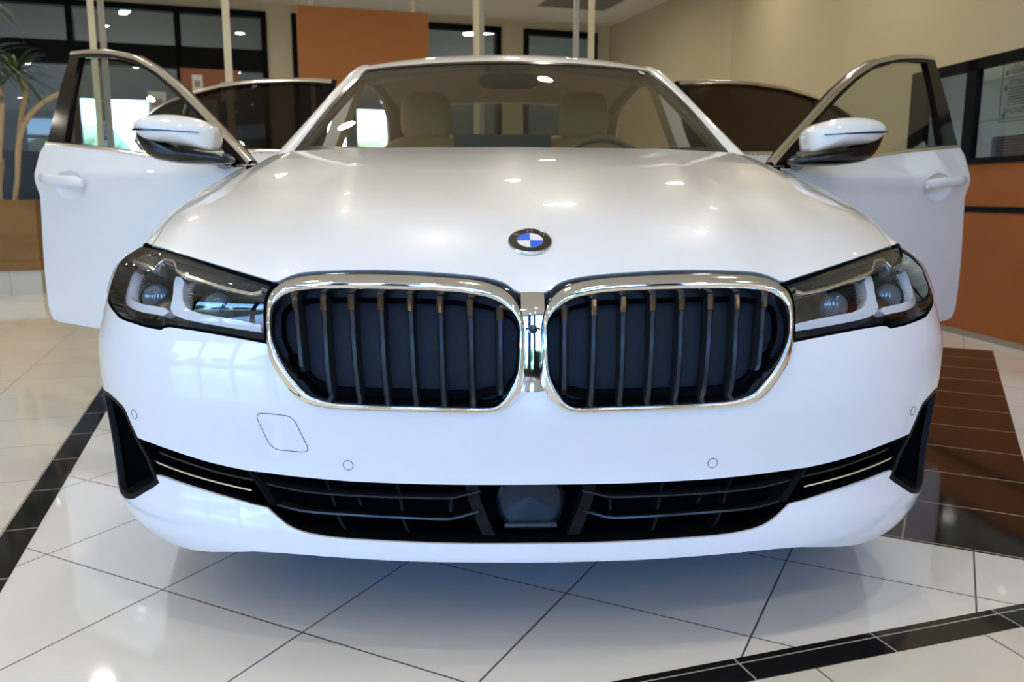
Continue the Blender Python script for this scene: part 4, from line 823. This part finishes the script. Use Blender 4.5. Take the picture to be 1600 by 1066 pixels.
for sg, mirr in SIDES:
    m = MB(); m.grid(np.stack(rows, 1), closev=False, flip=True); obj('roof_pillar', m, PAINT, CAR, mirror=mirr, angle=60)
    m = MB(); m.grid(np.stack([inn[:66] + [.006, .02, -.03], out[:66] * .5 + inn[:66] * .5 + [.01, .045, -.055], out[:66] + [.02, .03, -.03]], 1), flip=False); m2 = m; obj('pillar_trim', m2, LINER, CAR, mirror=mirr)
    # B pillar, sill, door aperture seal
    m = MB(); m.grid([[(-x, 2.36, z), (-x, 2.48, z), (-x + .06, 2.50, z), (-x + .06, 2.34, z)] for x, z in ((.87, .30), (.89, .6), (.885, .92), (.80, 1.10), (.69, 1.37))], closev=True); obj('centre_pillar', m, PAINT, CAR, mirror=mirr)
    m = MB(); m.grid([[(-.90, y, .215), (-.915, y, .27), (-.90, y, .335), (-.80, y, .345), (-.80, y, .215)] for y in (1.26, 2.0, 2.8, 3.50)], closev=True, smooth=False, flip=True); obj('side_sill', m, PAINT, CAR, mirror=mirr)
    # rear quarter
    yq = np.linspace(3.42, 4.92, 26); G2 = []
    for y in yq:
        rr = max(0, (y - 4.45) / .47); sc = 1 - .16 * rr**2.2; zt = 1.02 - .03 * rr; a2 = (.345 + math.sqrt(max(0, .38**2 - (y - 3.835)**2))) if abs(y - 3.835) < .38 else .25
        a2 = min(a2, .72); G2.append([(-.70 * sc, y, zt + .02), (-.80 * sc, y, zt), (-.875 * sc, y, .95), (-.918 * sc, y, .86), (-.930 * sc, y, .75), (-.928 * sc, y, a2 * .6 + .3), (-.92 * sc, y, a2), (-.86 * sc, y, a2)])
    m = MB(); m.grid(G2, flip=True); obj('rear_quarter', m, PAINT, CAR, mirror=mirr)
    m = MB(); m.lathe([(.04, .0), (.045, .008), (.12, .02), (.16, .012), (.215, .0), (.235, .012), (.238, -.02)], (-.885, .86, .335), (-1, 0, 0), 48)
    wh = []
    for wy in (.86, 3.835):
        m = MB(); m.lathe([(.235, .10), (.25, .118), (.30, .125), (.325, .112), (.334, .06), (.334, -.06), (.325, -.11), (.25, -.118), (.23, -.08)], (-.79, wy, .334), (-1, 0, 0), 56); T_ = obj('wheel', m, RUBBER, CAR, mirror=mirr)
        m = MB(); m.lathe([(.228, -.09), (.222, .06), (.232, .098), (.240, .106), (.236, .112), (.224, .10), (.212, .03), (.212, -.09)], (-.79, wy, .334), (-1, 0, 0), 56)
        for k in range(5):
            a = 2*math.pi*k/5
            for da in (-.13, .13):
                R1 = Matrix.Rotation(a, 3, 'X'); p0 = Vector((-.79 - .085, 0, .04)); p1 = Vector((-.79 - .092, math.sin(da) * .2, .222)); pp = [R1 @ Vector((0, q.y, q.z)) + Vector((q.x, wy, .334)) for q in (p0, (p0 + p1) / 2, p1)]
                m.tube(pp, [.018, .013, .016], 8, flat=(1, 1))
        m.lathe([(.0, .10), (.03, .098), (.055, .09), (.06, .07)], (-.79, wy, .334), (-1, 0, 0), 24); obj('rim', m, WHEELM, T_, mirror=mirr)
    m = MB(); m.grid([[(-.905 + .0, .86 + .375 * math.cos(t), .345 + .375 * math.sin(t)), (-.62, .86 + .375 * math.cos(t), .345 + .375 * math.sin(t))] for t in np.linspace(-.3, math.pi + .3, 24)]); obj('wheel_liner', m, MBLACK, CAR, mirror=mirr)
# trunk, rear window, rear fascia, floor
m = MB(); P = []
for y, z in ((4.14, 1.095), (4.25, 1.075), (4.4, 1.065), (4.7, 1.06), (4.86, 1.055), (4.93, .98), (4.95, .75), (4.955, .45), (4.90, .25)):
    rr = max(0, (y - 4.45) / .47); sc = 1 - .16 * rr**2.2; a = np.linspace(-1, 1, 21); P.append(np.stack([.72 * sc * a if z > 1.0 else .80 * a * 1.0, y - .10 * np.abs(a)**3 * (z < 1.0), z - .03 * a * a * (z > 1.0)], 1))
m.grid(P, flip=False); obj('boot_lid', m, PAINT, CAR)
m = MB(); a = np.linspace(-1, 1, 21); m.grid([np.stack([.585 * a, 3.60 + 0 * a, 1.412 - .045 * a * a], 1), np.stack([.64 * a, 3.9 - .02 * a * a, 1.27 - .03 * a * a], 1), np.stack([.70 * a, 4.16 - .04 * a * a, 1.10 - .02 * a * a], 1)], flip=False); obj('rear_window', m, GLASS_D, CAR)
m = MB(); m.bbox((-.80, 1.2, .20), (.80, 4.85, .25)); m.bbox((-.80, .25, .20), (.80, 1.2, .22)); m.bbox((-.80, 1.12, .2), (.80, 1.20, .95)); m.bbox((-.78, 4.0, .25), (.78, 4.1, .98)); m.bbox((-.42, .17, .22), (.42, .20, .70)); m.bbox((-.875, .405, .2), (-.55, .43, .55)); m.bbox((.55, .405, .2), (.875, .43, .55)); obj('underbody_blockers', m, MBLACK, CAR)  # car floor plus black boxes added behind grille and corners to block stray light
m = MB(); a = np.linspace(-1, 1, 21); m.grid([np.stack([.595 * a, y + .15 * a * a * (y < 2.3), z - .05 * np.abs(a)**2.4 - .028], 1) for y, z in ((2.11, 1.392), (2.3, 1.440), (2.6, 1.462), (3.0, 1.462), (3.5, 1.41))], flip=True); obj('roof_lining', m, LINER, CAR)
# ---- cabin
m = MB(); a = np.linspace(-1, 1, 25)
m.grid([np.stack([.70 * a, 1.36 + .13 * a * a, .975 + 0 * a], 1), np.stack([.72 * a, 1.55 + .08 * a * a, .985 + .01 * np.cos(a * 3)], 1), np.stack([.74 * a, 1.75 + 0 * a, .985 + .015 * np.exp(-((a - .5) / .2)**2)], 1), np.stack([.74 * a, 1.83 + 0 * a, .95 + 0 * a], 1), np.stack([.74 * a, 1.80 + 0 * a, .60 + 0 * a], 1)], flip=False)
DB = obj('dashboard', m, DASH, CAR)
m = MB(); m.box((-.03, 1.76, 1.035), (.36, .014, .10), ax=Matrix.Rotation(.1, 3, 'X')); obj('centre_screen', m, mat('screen_back', (.05, .09, .13), .4), DB, 'wide dark blue screen on the dashboard')
m = MB(); cw = Vector((.375, 1.97, .915)); tl = Matrix.Rotation(math.radians(-22), 3, 'X'); R_ = .188
m.tube([tuple(cw + tl @ Vector((R_ * math.cos(t), 0, R_ * math.sin(t)))) for t in np.linspace(0, 2*math.pi, 49)], .0165, 10, caps=False); SW = obj('steering_wheel', m, mat('wheel_leather', (.22, .23, .19), .35, coat=.3), CAR)
m = MB(); m.lathe([(.0, -.05), (.05, -.045), (.065, -.01), (.06, .02), (.04, .06)], tuple(cw), tuple(tl @ Vector((0, -1, 0))), 24)
for dx, dz in ((-1, .1), (1, .1), (0, -1)): m.tube([tuple(cw), tuple(cw + tl @ Vector((dx * R_, 0, dz * R_)))], [.026, .014], 8, flat=(1, .5))
obj('wheel_hub', m, DASH, SW)
def pillow(mb, c, d, n=18, p=3.2, tilt=0):
    R_ = Matrix.Rotation(tilt, 3, 'X'); P = []
    for i in range(n + 1):
        th = -math.pi/2 + math.pi * i / n; row = []
        for j in range(28):
            ph = 2*math.pi*j/28; f = lambda v: math.copysign(abs(v)**(2/p), v)
            q = R_ @ Vector((d[0]/2 * f(math.cos(th)) * f(math.cos(ph)), d[1]/2 * f(math.cos(th)) * f(math.sin(ph)), d[2]/2 * f(math.sin(th)))); row.append((q.x + c[0], q.y + c[1], q.z + c[2]))
        P.append(row)
    mb.grid(P, closev=True); return mb
for x in (-.385, .385):
    m = MB(); pillow(m, (x, 2.62, .82), (.50, .16, .66), tilt=math.radians(-16)); St = obj('front_seat', m, LEATHER, CAR)
    pts = pillow(MB(), (x, 2.40, .52), (.52, .52, .16)); obj('seat_cushion', pts, LEATHER, St)
    obj('headrest', pillow(MB(), (x - .01 * (x > 0), 2.76, 1.235), (.245, .11, .235), p=3.6, tilt=math.radians(-10)), LEATHER, St)
    m = MB(); m.tube([(x - .06, 2.74, 1.05), (x - .06, 2.76, 1.2)], .007, 8); m.tube([(x + .06, 2.74, 1.05), (x + .06, 2.76, 1.2)], .007, 8); obj('headrest_stem', m, CHROME, St)
m = MB(); pillow(m, (0, 3.62, .80), (1.30, .20, .62), tilt=math.radians(-18), p=5); pillow(m, (0, 3.35, .50), (1.30, .52, .18), p=5); RS = obj('rear_seat', m, LEATHER, CAR)
for x in (-.36, .36): obj('rear_headrest', pillow(MB(), (x, 3.76, 1.14), (.26, .10, .15)), LEATHER, RS)
m = MB(); m.bbox((-.68, 3.72, 1.03), (.68, 4.12, 1.05)); obj('parcel_shelf', m, DASH, CAR)
m = MB(); pillow(m, (.0, 2.07, 1.315), (.235, .035, .062), p=4); m.tube([(0, 2.08, 1.33), (0, 2.11, 1.385)], .012, 8); obj('rear_view_mirror', m, MBLACK, CAR)
# ---- doors
fb = [(0.0, .953), (.103, .961), (.385, .990), (.72, 1.027), (1.0, 1.050), (1.212, 1.066), (1.238, 1.03), (1.236, .97), (1.222, .90), (1.216, .84), (1.222, .76), (1.236, .66), (1.250, .56), (1.260, .46), (1.266, .40), (1.262, .365), (1.245, .343), (1.20, .336), (.9, .335), (.0, .335)]
fo = [(-.038, .965), (.044, 1.024), (.139, 1.084), (.282, 1.172), (.41, 1.246), (.577, 1.326), (.745, 1.389), (.942, 1.428), (1.12, 1.447), (1.262, 1.452), (1.245, 1.36), (1.222, 1.24), (1.203, 1.14), (1.200, 1.063), (.72, 1.024), (.385, .987), (.103, .958)]
fi = [(.075, .985), (.186, 1.078), (.292, 1.145), (.421, 1.217), (.561, 1.288), (.702, 1.345), (.869, 1.385), (.987, 1.403), (1.172, 1.418), (1.119, 1.254), (1.085, 1.16), (1.062, 1.068), (.72, 1.034), (.385, .997), (.2, .978)]
def dmap(H_, base=0.0):
    def f(a, b, off=0.0): return door_pt(a, b, *H_, off=np.asarray(off, float) + base)
    return f
def dstrip(mb, line, H_, off, w, th, n=50):
    L = smooth_line(line, n, w=1); T = np.gradient(L, axis=0); T /= np.linalg.norm(T, axis=1, keepdims=True); Nn = np.stack([-T[:, 1], T[:, 0]], 1); f = dmap(H_)
    R_ = [f(*(L + Nn * k).T, o) for k, o in ((-w/2, off + th), (-w/2, off + .002), (-w/2 * .7, off), (w/2 * .7, off), (w/2, off + .002), (w/2, off + th))]
    return mb.grid(np.stack(R_, 1), flip=True)
for sg, mirr in SIDES:
    D_ = MB(); el = [(.965 + .112 * math.cos(t), .897 + .056 * math.sin(t)) for t in np.linspace(0, 2*math.pi, 49)[:-1]]; sheet(D_, fb, [el], dmap(FD), .03, .045, back=False); sheet(D_, fb, [], lambda a, b, off=0.0: door_pt(a, b, *FD, off=.045), .06, 0); DR = obj('front_door', D_, PAINT, CAR, 'white front door swung open', mirror=mirr)
    m = MB(); sheet(m, fo, [fi], dmap(FD), .03, .03, back=True); obj('window_frame', m, FRAMEB, DR, 'glossy black window frame', mirror=mirr)
    m = MB(); dstrip(m, [(-.030, .968), (.05, 1.021), (.145, 1.080), (.287, 1.166), (.415, 1.240), (.58, 1.319), (.748, 1.381), (.945, 1.420), (1.12, 1.439), (1.255, 1.444)], FD, -.004, .017, .02); obj('frame_trim', m, SATIN, DR, 'bright satin trim round the window', mirror=mirr)
    m = MB(); dstrip(m, [(.02, .956), (.103, .963), (.385, .992), (.72, 1.029), (1.0, 1.052), (1.208, 1.067)], FD, -.003, .012, .012); obj('belt_trim', m, SATIN, DR, mirror=mirr)
    m = MB(); sheet(m, [(a, b) for a, b in fi], [], dmap(FD, .014), .05, 0); obj('window_glass', m, GLASS_D, DR, mirror=mirr)
    f = dmap(FD); m = MB(); Lh = [(.835, .905), (.86, .910), (.95, .9155), (1.05, .9215), (1.12, .926), (1.14, .927)]; Lh = resample(Lh, 24)
    rad = [.012 + .0045 * min(1, 6 * min(i, 23 - i) / 23) for i in range(24)]
    m.tube([tuple(f(a, b, -.018 - .012 * min(1, 5 * min(i, 23 - i) / 23))) for i, (a, b) in enumerate(Lh)], rad, 12, flat=(.7, 1.25)); obj('door_handle', m, PAINT, DR, 'pull handle', mirror=mirr)
    m = MB(); m.grid([[f(.965 + .112 * k * math.cos(t), .897 + .056 * k * math.sin(t), .026 * (1 - k**2)**.8 + (.003 if k < 1 else 0)) for k in (1.0, .985, .94, .85, .7, .5, .3, .01)] for t in np.linspace(0, 2*math.pi, 49)], flip=False); obj('handle_recess', m, PAINT, DR, mirror=mirr)
    m = MB(); sheet(m, [(0.05, .96), (1.18, 1.05), (1.20, .40), (.05, .36)], [], dmap(FD, .085), .06, -.03, back=False); obj('door_card', m, LEATHER, DR, mirror=mirr)
    # mirror
    MO = [(-1.203, 1.072), (-1.199, 1.087), (-1.185, 1.097), (-1.166, 1.1035), (-1.14, 1.109), (-1.109, 1.111), (-1.08, 1.111), (-1.052, 1.109), (-1.02, 1.104), (-.995, 1.098), (-.972, 1.090), (-.951, 1.078), (-.940, 1.066), (-.938, 1.050), (-.940, 1.030), (-.944, 1.012), (-.948, 1.001), (-.965, 1.001), (-1.0, 1.008), (-1.035, 1.016), (-1.08, 1.022), (-1.131, 1.027), (-1.155, 1.032), (-1.17, 1.038), (-1.185, 1.048), (-1.195, 1.060)]
    def puff(mb, O_, y0, df, db, n=90):
        Q = smooth_line(O_, n, True, 1); c = Q.mean(0); R_ = []
        for k, dy_ in [(0.02, -df), (.2, -df * .985), (.4, -df * .93), (.6, -df * .82), (.75, -df * .68), (.87, -df * .5), (.95, -df * .3), (.99, -df * .12), (1.0, 0), (1.0, db * .6), (.97, db * .9), (.9, db), (.02, db)]:
            q = c + (Q - c) * k; R_.append(np.stack([q[:, 0], y0 + dy_ + 0 * q[:, 0] + (q[:, 0] + 1.07) * -.12, q[:, 1]], 1))
        return mb.grid(np.stack(R_, 1), closeu=True, flip=False)
    # housing leans with the opened door
    m = MB(); puff(m, MO, 1.30, .065, .10); MR = obj('wing_mirror', m, PAINT, DR, 'white mirror cap', mirror=mirr)
    ML = [(-1.203, 1.062), (-1.190, 1.040), (-1.16, 1.026), (-1.10, 1.014), (-1.03, 1.004), (-.96, .992), (-.93, .988), (-.905, .985), (-.895, .970), (-.91, .960), (-.96, .958), (-1.0, .958), (-1.05, .960), (-1.10, .966), (-1.14, .974), (-1.17, .990), (-1.188, 1.015), (-1.20, 1.045)]
    m = MB(); puff(m, ML, 1.315, .045, .09); obj('mirror_base', m, GBLACK, MR, 'black lower shell of the mirror', mirror=mirr)
    m = MB(); m.tube([(-.93, 1.36, .975), (-.945, 1.40, .972), (-.962, 1.445, .972)], [.024, .026, .032], 12, flat=(1, .8)); obj('mirror_arm', m, GBLACK, MR, mirror=mirr)
    m = MB(); P = []
    for q in np.linspace(0, 1, 14):
        x = -1.198 + q * .225; z = 1.0645 - .0125 * q; dx_ = (x + 1.07) / .135; yf = 1.30 - .066 * math.sqrt(max(0, 1 - abs(dx_)**3.0)) * .985 - (x + 1.07) * .12 - .0015; h = .0045 * (1 - q * .6)
        P.append([(x, yf + .01, z - h), (x, yf, z - h * .7), (x, yf, z + h * .7), (x, yf + .01, z + h)])
    m.grid(P); obj('indicator_strip', m, GBLACK, MR, mirror=mirr)
    # rear door
    rb = [(.0, .335), (.0, 1.053), (.35, 1.066), (.8, 1.075), (1.06, 1.075), (1.075, 1.0), (1.03, .90), (.93, .80), (.84, .68), (.80, .55), (.79, .40), (.77, .345), (.72, .335)][::-1]
    ro_ = [(-.03, 1.055), (.0, 1.391), (.229, 1.412), (.474, 1.420), (.714, 1.412), (.891, 1.388), (1.094, 1.352), (1.212, 1.302), (1.28, 1.22), (1.28, 1.14), (1.20, 1.09), (1.06, 1.066), (.35, 1.056)]
    ri_ = [(.03, 1.075), (.045, 1.368), (.229, 1.388), (.474, 1.395), (.714, 1.386), (.891, 1.362), (1.080, 1.325), (1.18, 1.275), (1.225, 1.20), (1.215, 1.15), (1.16, 1.11), (1.04, 1.09), (.35, 1.078)]
    m = MB(); sheet(m, rb, [], dmap(RD), .035, .055, back=True); RR = obj('rear_door', m, PAINT, CAR, 'white rear door swung open', mirror=mirr)
    m = MB(); sheet(m, ro_, [ri_], dmap(RD), .035, .03, back=True); obj('window_frame', m, FRAMEB, RR, mirror=mirr)
    m = MB(); dstrip(m, [(.0, 1.380), (.1, 1.392), (.229, 1.402), (.474, 1.410), (.714, 1.402), (.891, 1.378), (1.090, 1.343), (1.205, 1.294), (1.268, 1.22), (1.268, 1.145), (1.20, 1.097)], RD, -.004, .017, .02); obj('frame_trim', m, SATIN, RR, mirror=mirr)
    m = MB(); dstrip(m, [(.0, 1.055), (.35, 1.066), (.8, 1.074), (1.06, 1.076)], RD, -.006, .014, .02); obj('belt_trim', m, SATIN, RR, mirror=mirr)
    m = MB(); dstrip(m, [(.925, 1.08), (.935, 1.37)], RD, .004, .03, .012); obj('window_divider', m, GBLACK, RR, mirror=mirr)
    m = MB(); sheet(m, ri_, [], dmap(RD, .014), .05, 0); obj('window_glass', m, GLASS_T, RR, 'dark tinted glass', mirror=mirr)
    f = dmap(RD); m = MB(); m.tube([tuple(f(a, b, -.02)) for a, b in ((.74, .93), (.80, .935), (.95, .94), (1.0, .942))], [.008, .016, .016, .008], 12, flat=(.7, 1.25)); obj('door_handle', m, PAINT, RR, mirror=mirr)
